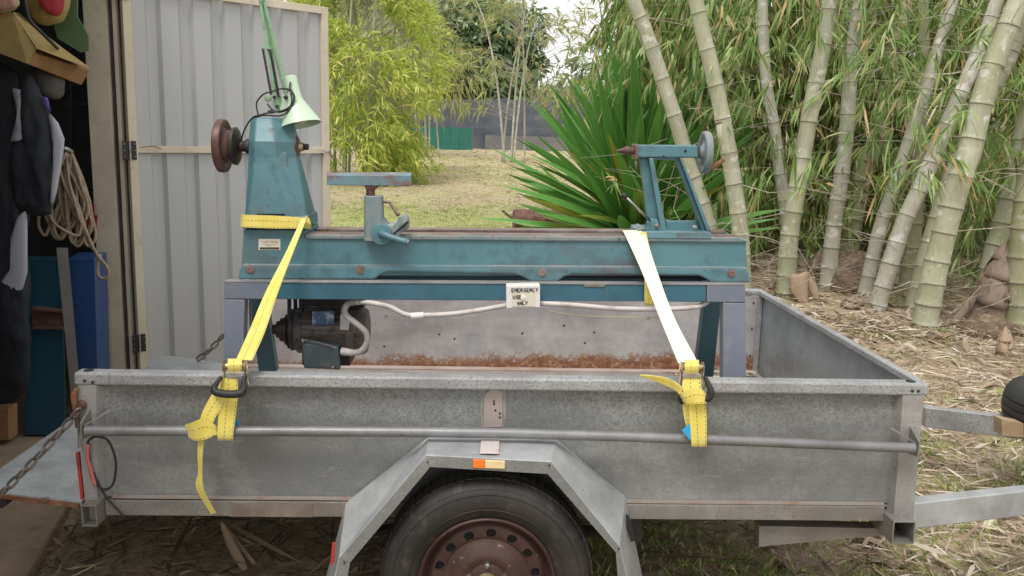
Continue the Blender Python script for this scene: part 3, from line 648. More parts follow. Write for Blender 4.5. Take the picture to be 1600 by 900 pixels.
# drawbar arms converging forward and the flat spare wheel
def arm(pa, pb, Ya, Yb, w=.05):
    a0, a1 = P(*pa[0], Ya), P(*pa[1], Ya); b0, b1 = P(*pb[0], Yb), P(*pb[1], Yb)
    return B().loft([[a0, a0+Vector((0, w, 0)), a1+Vector((0, w, 0)), a1], [b0, b0+Vector((0, w, 0)), b1+Vector((0, w, 0)), b1]])
def armc(xa, ya, xb, yb, z0, z1, w=.05): return B().bar((xa, ya, (z0+z1)/2), (xb, yb, (z0+z1)/2), w, z1-z0)
arm(((1425, 787), (1425, 827)), ((1700, 756), (1700, 795)), .10, .38).obj('drawbar', m_fender, T, bev=.004)
arm(((1446, 637), (1446, 668)), ((1700, 666), (1700, 700)), 1.32, .95).obj('drawbar', m_rail, T, bev=.004)
sc_ = P(1640, 643, 1.0)
SW = bpy.data.objects.new('spare_wheel', None); S.collection.objects.link(SW); SW.parent = T; SW.location = sc_-Vector(T.location); WORG[SW.name] = sc_.copy()
sc2 = sc_+Vector((.155, 0, 0))
B().lathe(sc2, (0, 0, 1), [(-.07, .19), (-.088, .21), (-.093, .25), (-.08, .285), (-.055, .301), (-.03, .306), (-.028, .301), (-.022, .301), (-.02, .308), (.0, .309), (.002, .303), (.008, .303), (.01, .308), (.03, .306), (.032, .3), (.038, .3), (.04, .304), (.06, .299), (.085, .28), (.093, .25), (.088, .21), (.07, .19)], 64).obj('tyre', m_black, SW, smooth=True)
B().lathe(sc2, (0, 0, 1), [(-.06, .01), (-.07, .12), (-.075, .19), (.075, .19), (.06, .18), (-.03, .16), (-.02, .03)], 40).obj('rim', m_rim, SW, smooth=True)
wb = P(1572, 668, .98)
B().pp([(1565, 655), (1600, 662), (1600, 684), (1566, 681)], .93, .06).obj('packing_block', M('weathered_timber', (.30, .2, .12), .8, 0, [((.42, .33, .22), 20, .45, .7, (.2, 1, 1))], bump=(40, .5)), T, bev=.002)

# ================================================================== LATHE STAND
ST = thing('lathe_stand', 'blue green steel trestle stand with four splayed legs bolted under the lathe', 'machine stand', (1.16, .65, FZ))
YS = .45
B().loft([[P(x, 441, YS), P(x, 467, YS), P(x, 467, YS)+Vector((0, .05, 0)), P(x, 441, YS)+Vector((0, .05, 0))] if x < 400 else [P(x, yt, YS), P(x, yb, YS), P(x, yb, YS)+Vector((0, .05, 0)), P(x, yt, YS)+Vector((0, .05, 0))] for x, yt, yb in ((420, 441, 467.5), (1103, 444, 472))]).obj('front_beam', m_blue, ST, bev=.003)
for (x0, a0, a1), (x1, b0, b1) in (((350, 440.5, 467), (419.5, 441, 467.5)), ((1104.5, 444, 472), (1165, 446, 473))):
    B().loft([[P(x0, a0, YS-.002), P(x0, a1, YS-.002), P(x0, a1, YS)+Vector((0, .052, 0)), P(x0, a0, YS)+Vector((0, .052, 0))], [P(x1, b0, YS-.002), P(x1, b1, YS-.002), P(x1, b1, YS)+Vector((0, .052, 0)), P(x1, b0, YS)+Vector((0, .052, 0))]]).obj('beam_end', m_lilac, ST, bev=.003)
for xa, xb, ya, yb, mt in ((350, 1165, 440.6, 445.4, 0),):
    _a, _b = P(xa, ya, YS), P(xb, yb, YS)
    B().loft([[_a+Vector((.002, -.0035, 0)), _a+Vector((.002, .048, 0)), _a+Vector((.002, .048, .003)), _a+Vector((.002, -.0035, .003))], [_b+Vector((-.002, -.0035, 0)), _b+Vector((-.002, .048, 0)), _b+Vector((-.002, .048, .003)), _b+Vector((-.002, -.0035, .003))]]).obj('beam_top', M('pale_beam_top', (.30, .29, .285), .5, .1, [((.2, .2, .2), 6, .45, .7), ((.4, .38, .36), 20, .55, .75)]), ST)  # paler grey strip along the top of the front beam
c0 = P(352, 454, YS); c1 = P(1164, 459, YS)
B().bar((c0.x, .84, c0.z), (c1.x, .84, c1.z), .05, .06).obj('rear_beam', m_legdark, ST, bev=.003)
for c in (c0, c1):
    s_ = .03 if c is c0 else -.03
    B().bar((c.x+s_, YS+.05, c.z), (c.x+s_, .82, c.z), .05, .055).obj('end_beam', m_lilac, ST, bev=.003)
# legs: front pair near vertical, rear pair splayed away
def leg(t0, t1, b0, b1, Yt, Yb, mat, dep=.05, dxx=0):
    a, b_, c, d = P(*t0, Yt), P(*t1, Yt), P(*b1, Yb), P(*b0, Yb)
    v = Vector((0, dep, 0)); return B().loft([[a, b_, b_+v, a+v], [d, c, c+v, d+v]]).obj('leg', mat, ST, bev=.003)
leg((350, 467.6), (382, 467.9), (350, 592), (379, 592), YS, YS-.03, m_lilac)
leg((1130, 472.5), (1166, 473.5), (1130, 602), (1166, 602), YS, YS-.03, m_lilac)
leg((388, 466), (415, 466), (404, 581), (432, 581), .8, .98, m_legdark)
leg((1101, 470), (1127, 470), (1086, 589), (1115, 589), .8, .98, m_legdark)
B().bar((c0.x+.03, .56, FZ+.04), (c0.x+.03, .95, FZ+.04), .03, .03).obj('foot_rail', m_lilac, ST)
B().pp([(389, 472), (392, 472), (393, 522), (390, 522)], .6, .01).obj('strut', m_steel, ST)
B().pp([(912, 444), (946, 444), (945, 448), (914, 448)], YS-.004, .006).obj('packing_shim', m_steel, ST)
# emergency switch box
sw = B().pp([(791, 446), (844, 445), (844, 481), (791, 482)], YS-.05, .05).obj('switch_box', m_white, ST, bev=.003)
YB_ = YS-.0525
B().pp([(800, 456), (836, 455), (836, 479), (800, 479)], YB_, .003).obj('paper_label', m_paper, sw, bev=.0005)
def strokes(segs, w, px0, py0, sx, sy, Y, mat, par, name='lettering'):
    b = B()
    for s_ in segs:
        for (x0, y0), (x1, y1) in zip(s_[:-1], s_[1:]):
            b.bar(P(px0+x0*sx, py0+y0*sy, Y), P(px0+x1*sx, py0+y1*sy, Y), .0012, w, up=(.3, 0, 1))
    return b.obj(name, mat, par)
FONT = {'E': [[(1, 0), (0, 0), (0, 1), (1, 1)], [(0, .5), (.8, .5)]], 'M': [[(0, 1), (.1, 0), (.5, .6), (.9, 0), (1, 1)]], 'R': [[(0, 1), (0, 0), (.8, .1), (.8, .45), (0, .5), (.9, 1)]],
 'G': [[(1, .1), (.4, 0), (0, .5), (.3, 1), (.9, .9), (.9, .55), (.5, .55)]], 'N': [[(0, 1), (0, 0), (.9, 1), (.9, 0)]], 'C': [[(.9, .05), (.3, 0), (0, .5), (.3, 1), (.9, .9)]],
 'Y': [[(0, 0), (.5, .5), (1, 0)], [(.5, .5), (.2, 1)]], 'U': [[(0, 0), (0, .8), (.4, 1), (.9, .8), (.9, 0)]], 'S': [[(.9, 0), (.2, .1), (.1, .45), (.8, .6), (.8, .95), (0, 1)]],
 'O': [[(.4, 0), (0, .5), (.4, 1), (.9, .6), (.4, 0)]], 'L': [[(0, 0), (0, 1), (.9, 1)]], '>': [[(0, 0), (.6, .5), (0, 1)]], 'F': [[(.9, 0), (0, .05), (0, 1)], [(0, .5), (.7, .45)]],
 'T': [[(0, 0), (1, 0)], [(.5, 0), (.5, 1)]], 'A': [[(0, 1), (.5, 0), (1, 1)], [(.2, .6), (.8, .6)]], 'K': [[(0, 0), (0, 1)], [(.9, 0), (0, .55), (.9, 1)]], 'D': [[(0, 0), (0, 1), (.7, .8), (.8, .3), (0, 0)]], 'H': [[(0, 0), (0, 1)], [(.9, 0), (.9, 1)], [(0, .5), (.9, .5)]], 'P': [[(0, 1), (0, 0), (.8, .1), (.8, .45), (0, .5)]], 'I': [[(.4, 0), (.4, 1)]], 'B': [[(0, 0), (0, 1), (.8, .8), (.7, .5), (0, .5)], [(0, 0), (.7, .2), (.6, .5)]]}
def write(txt, x, y, cw, ch, adv, w, Y, mat, par, slope=0):
    for ch_ in txt:
        if ch_ != ' ': strokes([[(a_+random.uniform(-.06, .06), b2+random.uniform(-.05, .05)) for a_, b2 in q] for q in FONT[ch_]], w, x, y, cw, ch, Y, mat, par)
        x += adv; y += slope
write('EMERGENCY', 799.5, 450.8, 3.4, 5.4, 4.7, .0022, YB_-.0015, m_ink, sw, -.12)
write('USE', 802, 461.5, 3.2, 5.2, 4.4, .0021, YB_-.0015, m_ink, sw)
write('ONLY', 808.5, 471.5, 3, 5.2, 4.2, .0021, YB_-.0015, m_ink, sw, -.25)
B().lathe(P(817.5, 465.5, YB_), (0, -1, 0), [(0, .009), (.002, .009), (.003, .007)], 20).obj('button_mark', m_white, sw, smooth=True)
# conduits
YC = YS-.01
B().tube([P(562, 471.5, YS+.02), P(585, 474, YC), P(610, 480, YC), P(630, 490, YC), P(644, 493, YC)], .0085, 10, 5).obj('conduit', m_conduit, ST, smooth='all')
B().tube([P(642, 494, YC), P(662, 492.5, YC)], .0115, 12).obj('conduit_coupling', m_white, ST, smooth=True)
B().tube([P(660, 492.5, YC), P(700, 491, YC), P(740, 486, YC), P(792, 477, YC)], .0085, 10, 5).obj('conduit', m_conduit, ST, smooth='all')
B().tube([P(844, 474, YC), P(900, 477, YC), P(960, 482, YC), P(1030, 483, YC), P(1085, 480, YC+.02), P(1106, 472, YS+.03)], .0085, 10, 5).obj('conduit', m_conduit, ST, smooth='all')
B().tube([P(849, 484, YC+.03), P(880, 490, YC+.03), P(930, 495, YC+.03), P(1030, 496, YC+.05)], .0028, 6, 5).obj('loose_wire', M('cream_wire', (.6, .5, .38), .6), ST, smooth='all')
# ---- motor hanging under the stand
YM = .68
mo = B()
mc = P(520, 516, YM); mx0 = P(463, 516, YM).x; mx1 = P(577, 516, YM).x; r_m = .083
MO = bpy.data.objects.new('motor', None); S.collection.objects.link(MO); MO.parent = ST; MO.location = mc-Vector(ST.location); WORG[MO.name] = mc.copy()
B().lathe((mx0, mc.y, mc.z), (1, 0, 0), [(0, .03), (.002, r_m*.9), (.012, r_m), (.03, r_m), (.032, r_m*.93), (mx1-mx0-.075, r_m*.93), (mx1-mx0-.073, r_m*1.03), (mx1-mx0-.02, r_m*1.03), (mx1-mx0-.006, r_m*.92), (mx1-mx0, r_m*.6), (mx1-mx0+.002, .01)], 48).obj('motor_housing', m_motor, MO, smooth=True)
for k in range(26):
    a = 2*math.pi*k/26; d = Vector((0, math.cos(a), math.sin(a)))
    if d.y < -.5 and d.z < -.2: continue
    B().bar(Vector((mx0+.035, mc.y, mc.z))+d*(r_m*.97), Vector((mx1-.078, mc.y, mc.z))+d*(r_m*.97), .003, .02, up=d).obj('cooling_fin', m_motor, MO)
B().add([], []).pp([(488, 487), (522, 486), (522, 507), (488, 508)], YM-r_m*1.0, .004).obj('nameplate', M('blue_silver_plate', (.10, .16, .30), .35, .3, [((.55, .56, .6), 24, .52, .62)]), MO)
B().pp([(532, 491), (547, 492), (545, 516), (531, 515)], YM-r_m*1.12, .002).obj('paper_tag', m_white, MO)
B().loft([[P(x, y, YM-.15+dy) for x, y in pts] for dy, pts in ((-.0, [(474, 538), (524, 544), (527, 575), (478, 573)]), (.006, [(471, 533), (528, 541), (531, 578), (475, 575)]), (.07, [(470, 527), (531, 535), (533, 575), (476, 573)]))]).obj('junction_box', m_jbox, MO, bev=.003)
B().tube([P(470, 530, YM-.155), P(500, 536, YM-.155), P(521, 542, YM-.155)], .003, 6).obj('lid_edge', m_motor, MO)
for x, y in ((473, 533), (519, 542), (520, 574)):
    B().lathe(P(x, y, YM-.152), (0, -1, 0), [(0, .005), (.004, .005), (.006, .002)], 6).obj('lid_screw', m_steel, MO)
B().lathe((mx0, mc.y, mc.z), (-1, 0, 0), [(0, .072), (.014, .075), (.016, .062), (.02, .06), (.024, .068), (.026, .055), (.036, .055), (.04, .043), (.054, .042), (.056, .031), (.068, .03), (.07, .018), (.084, .017)], 36).obj('stepped_pulley', m_dark, MO, smooth=True)
B().bar((mx0-.012, mc.y-.058, mc.z), (mx0-.012, mc.y-.04, 1.06), .012, .012).obj('drive_belt', m_black, MO)
B().bar((mx0-.012, mc.y+.058, mc.z), (mx0-.012, mc.y+.04, 1.06), .012, .012).obj('drive_belt', m_black, MO)
B().bar((mx0+.005, mc.y-.02, mc.z+.05), (mx0+.005, mc.y-.02, 1.0), .03, .004).obj('mounting_bracket', m_dark, MO)
B().box(mx0+.01, mx1-.02, mc.y+.0, mc.y+.1, mc.z+.078, .99).obj('mounting_bracket', m_dark, MO, bev=.003)
B().box(mx0+.03, mx1-.06, mc.y-.06, mc.y+.06, mc.z-.115, mc.z-.07).obj('motor_foot', m_dark, MO, bev=.004)
B().tube([P(535, 549, YM-.12), P(548, 551, YM-.13), P(563, 549, YM-.14), P(573, 536, YM-.15), P(572, 520, YM-.16), P(556, 505, YM-.17), P(542, 494, YM-.17), P(538, 484, YM-.17), P(545, 474, YM-.17), P(562, 471.5, YS+.02)], .0105, 12, 6).obj('flexible_conduit', M('ribbed_grey_conduit', (.50, .47, .45), .5, 0, [((.3, .25, .2), 30, .5, .75)], bump=(200, .6)), MO, smooth='all')
B().lathe(P(534, 549, YM-.12), P(550, 551, YM-.13)-P(534, 549, YM-.12), [(0, .014), (.02, .014), (.022, .0125), (.04, .0125)], 16).obj('conduit_gland', m_conduit, MO, smooth=True)

# ================================================================== WOOD LATHE
YS = .5
LA = thing('wood_lathe', 'old blue green cast iron wood lathe standing on its trestle in the trailer', 'lathe', (1.16, .62, 1.04))
bd = B(); bd.pp([(376, 431), (380, 358.5), (478, 358.5), (478, 371), (1166, 375), (1169, 431)], YS+.012, .235).obj('bed', m_teal, LA, bev=.004)
B().pp([(477, 366), (1154, 370.5), (1168, 375), (1168, 379), (477, 373.5)], YS+.003, .02).obj('bed_top_lip', m_tealup, LA, bev=.004)
lowf = B().pp([(372, 437), (374, 420), (379, 414.5), (1166, 419), (1171, 424), (1173, 442), (1112, 441.5), (1104, 436), (1092, 430.5), (893, 428.5), (880, 433), (871, 440.5), (829, 440), (818, 433), (803, 428), (606, 425), (594, 429), (585, 436.5)], YS-.012, .05)
lowf.obj('bed_flange', m_teal, LA, bev=.007, seg=3)
B().add([P(382, 412, YS+.011), P(1164, 416, YS+.011), P(1168, 420, YS-.012), P(377, 415.5, YS-.012)], [(0, 1, 2, 3)]).obj('flange_ledge', m_tealup, LA)
for x in ((478, 560), (660, 800), (840, 1000), (1020, 1150)): pass
B().box(P(590, 430, .7).x, P(1100, 430, .7).x, .53, .70, 1.05, 1.075).obj('cutout_shade_block', m_dgap, LA)  # near-black block added to paint the shade inside the bed cutouts
for x, y in ((391, 421), (563, 421), (847, 425.5), (1143, 427)):
    B().lathe(P(x, y, YS-.013), (0, -1, 0), [(0, .0145), (.0015, .0145), (.0017, .0105), (.006, .010), (.0062, .005), (.004, .0048), (.0041, .001)], 12).obj('bolt', m_ways, LA)
# two ground ways on top of the bed
zl, zr = P(478, 371, YS).z, P(1160, 375, YS).z
xl, xr = P(478, 371, YS).x, P(1155, 371, YS).x
for y0, y1 in ((YS+.006, YS+.075), (YS+.165, YS+.235)):
    B().bar((xl, (y0+y1)/2, zl+.007), (xr, (y0+y1)/2, zr+.007), y1-y0, .010).obj('bed_way', m_ways, LA, bev=.0015)
# headstock casting
def octring(py, xl_, xr_, y0, y1, ch):
    a = P(xl_, py, y0); b_ = P(xr_, py, y0); z = (a.z+b_.z)/2; x0, x1 = a.x, b_.x
    return [Vector(q+(z,)) for q in ((x0+ch*.5, y0), (x1-ch, y0), (x1, y0+ch*1.3), (x1, y1-ch), (x1-ch, y1), (x0+ch, y1), (x0, y1-ch), (x0, y0+ch*.6))]
hb = B().loft([octring(352, 378, 478, .5, .735, .03), octring(335, 380, 475, .505, .73, .034), octring(290, 382, 466, .512, .72, .05), octring(246, 384, 456, .52, .715, .055), octring(221, 384, 456, .52, .715, .055), octring(190, 387.5, 450, .55, .69, .05), octring(184, 391, 446, .56, .68, .045)]).obj('headstock', m_teal, LA, bev=.005, seg=3)
B().pp([(378, 357.5), (378, 338), (476, 338), (478, 357.5)], YS+.004, .226).obj('headstock_foot', m_teal, LA, bev=.004)
# spindle boss on the right flank, cast rib below it
ax = P(452, 229, .62)
HX = P(384, 228, .62).x
B().loft([[ax+Vector((-.03, -.045, .055)), ax+Vector((.018, -.035, .045)), ax+Vector((.02, -.045, -.035)), ax+Vector((-.03, -.06, -.06))], [ax+Vector((-.03, .05, .055)), ax+Vector((.018, .04, .045)), ax+Vector((.02, .04, -.035)), ax+Vector((-.03, .05, -.06))]]).obj('bearing_boss', m_teal, LA, bev=.008, seg=3)
B().loft([[P(431, 236, .53), P(449, 236, .555), P(449, 236, .60), P(431, 236, .60)], [P(432, 262, .522), P(451, 262, .55), P(451, 262, .60), P(432, 262, .60)], [P(438, 300, .515), P(452, 300, .54), P(452, 300, .58), P(438, 300, .58)], [P(441, 309, .53), P(450, 309, .55), P(450, 309, .57), P(441, 309, .57)]]).obj('cast_rib', m_teal, LA, bev=.008, seg=3)
B().pp([(402, 334), (444, 334), (445, 336.5), (401, 336.5)], .502, .01).obj('dark_strip', m_dgap, LA)  # thin near-black strip across the headstock front
axc = Vector((0, .62, ax.z))
def lx(px): return P(px, 230, .62).x
B().lathe((lx(459), .62, ax.z), (1, 0, 0), [(0, .037), (.010, .036), (.016, .032), (.019, .02), (.020, .016)], 28).obj('bearing_cap', m_red_rust, LA, smooth=True)
B().lathe((lx(466), .62, ax.z), (1, 0, 0), [(0, .017), (.008, .0175), (.012, .015), (.018, .0145)], 24).obj('spindle_collar', m_brass, LA, smooth=True)
B().lathe((lx(471), .62, ax.z), (1, 0, 0), [(0, .012)]+[(.003+.002*k, .0115 if k % 2 else .0095) for k in range(9)]+[(.024, .010), (.0241, .002)], 20).obj('spindle_nose', m_dark, LA, smooth=True)
# outboard faceplate / hand wheel
hw = (lx(343), .62, P(358, 228, .62).z)
B().lathe(hw, (1, 0, 0), [(-.004, .03), (-.006, .06), (-.004, .082), (0, .0885), (.012, .0905), (.022, .088), (.026, .080), (.024, .07), (.018, .062), (.022, .055), (.034, .052), (.042, .046), (.044, .034), (.046, .028), (.052, .02), (.062, .014), (.1, .013)], 56).obj('hand_wheel', m_red_rust, LA, smooth=True)
B().lathe((lx(368), .62, hw[2]), (1, 0, 0), [(0, .03), (-.012, .045), (-.006, .062), (.004, .064), (.008, .058), (.010, .036), (.016, .02)], 40).obj('wheel_plate', m_dark, LA, smooth=True)
B().lathe((lx(377), .62, hw[2]), (1, 0, 0), [(0, .018), (.012, .019), (.02, .026), (.03, .026)], 28).obj('rear_bearing', m_dark, LA, smooth=True)
# name plate
np_ = B().pp([(404, 373.5), (438, 373.5), (438, 391), (404, 391)], YS+.010, .003).obj('name_plate', m_paper, LA, bev=.0005)
Yp = YS+.0088
rr_ = random.Random(4)
for k in range(9): x = 409+k*2.9; strokes([[(0, rr_.random()), (rr_.random(), 0), (1, rr_.random())]], .0010, x, 376.5+.8*abs(k-4)/4, 2.0, 2.6, Yp, m_redink, np_, 'worn_print')
for k in range(10): x = 410+k*2.4; strokes([[(0, rr_.random()), (1, rr_.random())]], .0007, x, 380.8, 1.5, 1.3, Yp, m_redink, np_, 'worn_print')
for k in range(5): x = 415.5+k*1.9; strokes([[(0, 0), (.8, rr_.random())]], .0008, x, 383.6, 1.2, 1.1, Yp, m_ink, np_, 'worn_print')
B().pp([(406, 386.5), (436, 386.5), (436, 389.5), (406, 389.5)], YS+.0085, .001).obj('black_band', m_ink, np_)
for k in range(7): x = 409+k*3.8; strokes([[(0, 0), (1, 0)]], .0007, x, 388, 1.2, 1, YS+.0075, m_paper, np_, 'worn_print')
# ---- tool rest and banjo
YT = .47
TR = bpy.data.objects.new('tool_rest', None); S.collection.objects.link(TR); TR.parent = LA; tc = P(583, 370, YT); TR.location = tc-Vector(LA.location); WORG[TR.name] = tc.copy()
A0 = [P(510.5, 269.5, YT+.03), P(510.5, 274, YT), P(510.5, 289, YT), P(510.5, 289, YT+.025), P(510.5, 276, YT+.045), P(510.5, 269, YT+.045)]
A1 = [P(643, 269.5, YT+.03), P(643, 274, YT), P(643, 291, YT), P(643, 291, YT+.025), P(643, 276, YT+.045), P(643, 269, YT+.045)]
B().loft([A0, A1]).obj('rest_bar', M('worn_teal_steel', (.13, .24, .27), .45, .1, [((.17, .09, .085), 16, .46, .60, (.4, 1, 1)), ((.30, .28, .27), 40, .6, .7)], bump=(60, .4)), TR, bev=.002)
B().pp([(569, 289), (593, 289), (588, 295), (586, 297), (573, 297), (571, 295)], YT+.003, .025).obj('bar_web', m_red_rust, TR, bev=.002)
B().lathe(P(579, 310, YT+.018), (0, 0, 1), [(0, .0145), (.05, .0145)], 24).obj('rest_stem', m_red_rust, TR, smooth=True)
c0 = P(583, 307, YT+.02); z0 = c0.z
def sqring(py, xa, xb, ya, yb, ch=.008):
    a = P(xa, py, ya); b_ = P(xb, py, ya); z = a.z
    return [Vector(q+(z,)) for q in ((a.x+ch, ya), (b_.x-ch, ya), (b_.x, ya+ch), (b_.x, yb-ch), (b_.x-ch, yb), (a.x+ch, yb), (a.x, yb-ch), (a.x, ya+ch))]
B().loft([sqring(377, 568, 599, YT-.012, YT+.06), sqring(345, 568, 598, YT-.01, YT+.05), sqring(306, 568, 597, YT-.008, YT+.042)]).obj('rest_holder', m_tealup, TR, bev=.003)
B().pp([(568, 377), (568, 372), (598, 340), (602, 347), (609, 353), (637, 344), (638, 357), (609, 377)], YT+.0, .06).obj('banjo', m_tealup, TR, bev=.005, seg=3)
B().ext([P(603, 352, YT-.006), P(614, 349, YT-.004), P(631, 333, YT+.005), P(637, 339, YT+.01), P(639, 353, YT+.01), P(621, 371, YT-.008), P(604, 375, YT-.008)], (0, .05, 0)).obj('banjo_arm', M('grey_teal_worn', (.26, .32, .31), .45, .1, [((.36, .38, .37), 6, .4, .7), ((.16, .2, .2), 24, .55, .75)], bump=(40, .3)), TR, bev=.005, seg=3)
B().bar(P(614, 367, YT-.014), P(638, 346, YT-.002), .008, .006).obj('banjo_slot', m_dgap, TR)
B().lathe(P(596, 366, YT-.002), (0, -1, 0), [(0, .037), (.006, .037), (.012, .033), (.013, .018)], 32).obj('clamp_boss', m_teal, TR, smooth=True)
B().lathe(P(597, 366, YT-.012), (0, -1, 0), [(0, .013), (.004, .013), (.006, .008)], 20).obj('clamp_ring', m_red_rust, TR, smooth=True)
B().tube([P(595, 365, YT-.015), P(600, 367, YT-.03), P(615, 372, YT-.04), P(637, 378.5, YT-.05)], [.012, .0125, .0112, .0105, .0105], 14, 3).obj('clamp_handle', m_teal, TR, smooth='all')
B().lathe(P(637, 378.5, YT-.05), P(637, 378.5, YT-.05)-P(615, 372, YT-.04), [(0, .0095), (.004, .0092), (.0042, .003)], 14).obj('handle_tip', m_steel, TR)
B().tube([P(597, 316, YT+.01), P(606, 315.5, YT), P(610, 318, YT), P(623, 337, YT-.01)], [.0045, .005, .005, .006], 10, 4).obj('locking_lever', m_ways, TR, smooth='all')
# ---- tailstock
TS = bpy.data.objects.new('tailstock', None); S.collection.objects.link(TS); TS.parent = LA; tc = P(1050, 370, .6); TS.location = tc-Vector(LA.location); WORG[TS.name] = tc.copy()
B().ext([P(1000, 373, YS+.0), P(1112, 374, YS+.0), P(1112, 364, YS+.0), P(1106, 362, YS+.005), P(1003, 361, YS+.005)], (0, .23, 0)).obj('base_plate', m_teal, TS, bev=.004)
B().ext([P(996, 360, YS+.02), P(1006, 360, YS+.02), P(1010, 358, YS+.02), P(1006, 354, YS+.02)], (0, .12, 0)).obj('base_nose', m_tealup, TS, bev=.002)
yt = .57
def tq(name, pts, Y, dep, mat=None, bev=.003): return B().pp(pts, Y, dep).obj(name, mat or m_teal, TS, bev=bev, seg=3)
tq('barrel', [(995, 226), (1091, 227), (1092, 247), (995, 246)], yt-.03, .075, bev=.006)
tq('barrel_ring', [(993, 225), (997, 225), (997, 250), (993, 249)], yt-.034, .083, m_ways)
tq('front_leg', [(1000, 247), (1013, 247), (1033, 361), (1015, 361)], yt-.005, .03)
tq('leg_rib', [(1014, 247), (1021, 247), (1042, 361), (1033, 361)], yt-.035, .085, m_teal)
tq('rear_leg', [(1054, 247), (1063, 247), (1108, 361), (1097, 361)], yt-.02, .02, m_legdark)
tq('leg_rib', [(1062, 247), (1066, 247), (1112, 362), (1105, 362)], yt-.035, .085, m_teal)
tq('cross_web', [(1040, 345), (1089, 345), (1100, 361), (1042, 361)], yt+.01, .02, m_teal)
tq('top_web', [(1016, 246.5), (1064, 246.5), (1062, 250), (1021, 250)], yt-.02, .06, m_teal)
tq('foot_gusset', [(1008, 361), (1011, 347), (1018, 341), (1028, 343), (1034, 361)], yt-.04, .02, m_teal, .005)
for x, y, r_ in ((1026, 353, .008), (1085, 355, .008)):
    B().lathe(P(x, y, yt-.04), (0, -1, 0), [(0, r_), (.006, r_), (.008, r_*.5)], 6).obj('bolt', m_steel, TS)
B().lathe(P(1071, 236, yt-.031), (0, -1, 0), [(-.004, .0045), (.001, .0045)], 12).obj('oil_hole', m_dgap, TS)
B().lathe(P(1037, 244, yt-.031), (0, -1, 0), [(-.004, .003), (.001, .003)], 12).obj('oil_hole', m_dgap, TS)
ty_ = yt+.005
def tl(px): return P(px, 237, ty_).x
tz = P(1040, 237, ty_).z
B().lathe((tl(993), ty_, tz), (-1, 0, 0), [(0, .014), (.004, .014), (.006, .012), (.022, .0125), (.024, .015), (.032, .016), (.036, .014), (.044, .009), (.048, .008), (.066, .001)], 24).obj('centre_point', m_red_rust, TS, smooth=True)
B().tube([P(994, 250, yt-.02), P(993.5, 258, yt-.02), P(994, 266, yt-.02)], [.005, .004, .0055], 8).obj('barrel_lock', m_ways, TS, smooth='all')
B().lathe((tl(1091), ty_, tz), (1, 0, 0), [(0, .02), (.012, .02), (.016, .017), (.03, .016)], 24).obj('screw_boss', m_steel, TS, smooth=True)
B().lathe((tl(1096), ty_, tz), (1, 0, 0), [(-.006, .02), (.0, .022), (.006, .03), (.008, .045), (.002, .052), (.001, .066), (.005, .071), (.018, .072), (.024, .069), (.026, .04), (.024, .01)], 48).obj('hand_wheel', m_tealup, TS, smooth=True)
B().lathe(P(1110, 264, ty_-.01), (P(1131, 249, ty_-.02)-P(1110, 264, ty_-.01)), [(-.012, .004), (.0, .0045), (.002, .008), (.02, .0088), (.045, .007), (.052, .0085), (.055, .006)], 16).obj('crank_grip', m_wood, TS, smooth=True)
B().tube([P(1016, 345, yt-.05), P(977, 307, yt-.07)], [.0048, .004], 10).obj('lock_lever', m_steel, TS, smooth='all')
bp_ = P(975.5, 306, yt-.07)
B().lathe(bp_, (0, 0, 1), [(-.0105+.0021*k, math.sqrt(max(.0, .0105**2-(-.0105+.0021*k)**2))+.0003) for k in range(11)], 16).obj('lever_knob', m_black, TS, smooth='all')

# ================================================================== DESK LAMP on the headstock
YL = .63
DL = thing('desk_lamp', 'pale green sprung desk lamp with folded arm and conical shade resting on the headstock', 'desk lamp', P(437, 185, YL))
ap = P(455, 116, YL)
d_ = (P(476, 193, YL-.02)-P(452, 125, YL)).normalized()
shc = P(453, 118, YL)
B().lathe(shc, (P(469, 190, YL-.02)-shc)+Vector((.0, 0, 0)), [(0, .004), (.003, .018), (.006, .022), (.07, .0225), (.085, .026), (.165, .068), (.168, .0695), (.1675, .067), (.085, .024), (.02, .02)], 44).obj('lamp_shade', m_palegreen, DL, smooth=True)
B().lathe(shc, (P(469, 190, YL-.02)-shc), [(.05, .012), (.1, .014), (.12, .026), (.145, .03), (.16, .02), (.165, .002)], 24).obj('light_bulb', M('bulb_glass_unlit', (.5, .48, .45), .2), DL, smooth=True)
for (x0, y0), (x1, y1), o_ in (((406, 0), (434, 170), -.012), ((412, 0), (436, 160), .012), ((404, -60), (409, 6), 0), ((413, 5), (452, 148), 0), ((411, -40), (414, 8), .01), ((408, 2), (447, 152), .014)):
    B().bar(P(x0, y0, YL+o_), P(x1, y1, YL+o_), .006, .008).obj('arm_bar', m_armgreen, DL, bev=.001)
B().tube([P(404, -60, YL), P(330, -150, YL+.1)], .005, 8).obj('arm_bar', m_armgreen, DL)
for (x0, y0), (x1, y1) in (((411, 76), (424, 148)), ((422, 76), (436, 152))):
    a_, b_ = P(x0, y0, YL-.02), P(x1, y1, YL-.02)
    d = b_-a_; u = d.normalized().orthogonal().normalized(); w = d.normalized().cross(u)
    pts = [a_+d*t+(u*math.cos(t*240)+w*math.sin(t*240))*.0038 for t in np.linspace(0, 1, 300)]
    B().tube(pts, .0015, 4).obj('tension_spring', m_blacksp, DL)
B().bar(P(410, 74, YL-.02), P(424, 75, YL-.02), .008, .008).obj('spring_anchor', m_armgreen, DL)
B().ext([P(426, 150, YL-.01), P(441, 150, YL-.01), P(436, 172, YL-.01), P(430, 172, YL-.01)], (0, .02, 0)).obj('pivot_bracket', m_armgreen, DL, bev=.002)
B().ext([P(440, 148, YL-.012), P(455, 148, YL-.012), P(457, 170, YL-.012), P(445, 178, YL-.012), P(436, 178, YL-.012)], (0, .01, 0)).obj('shade_bracket', m_palegreen, DL, bev=.002)
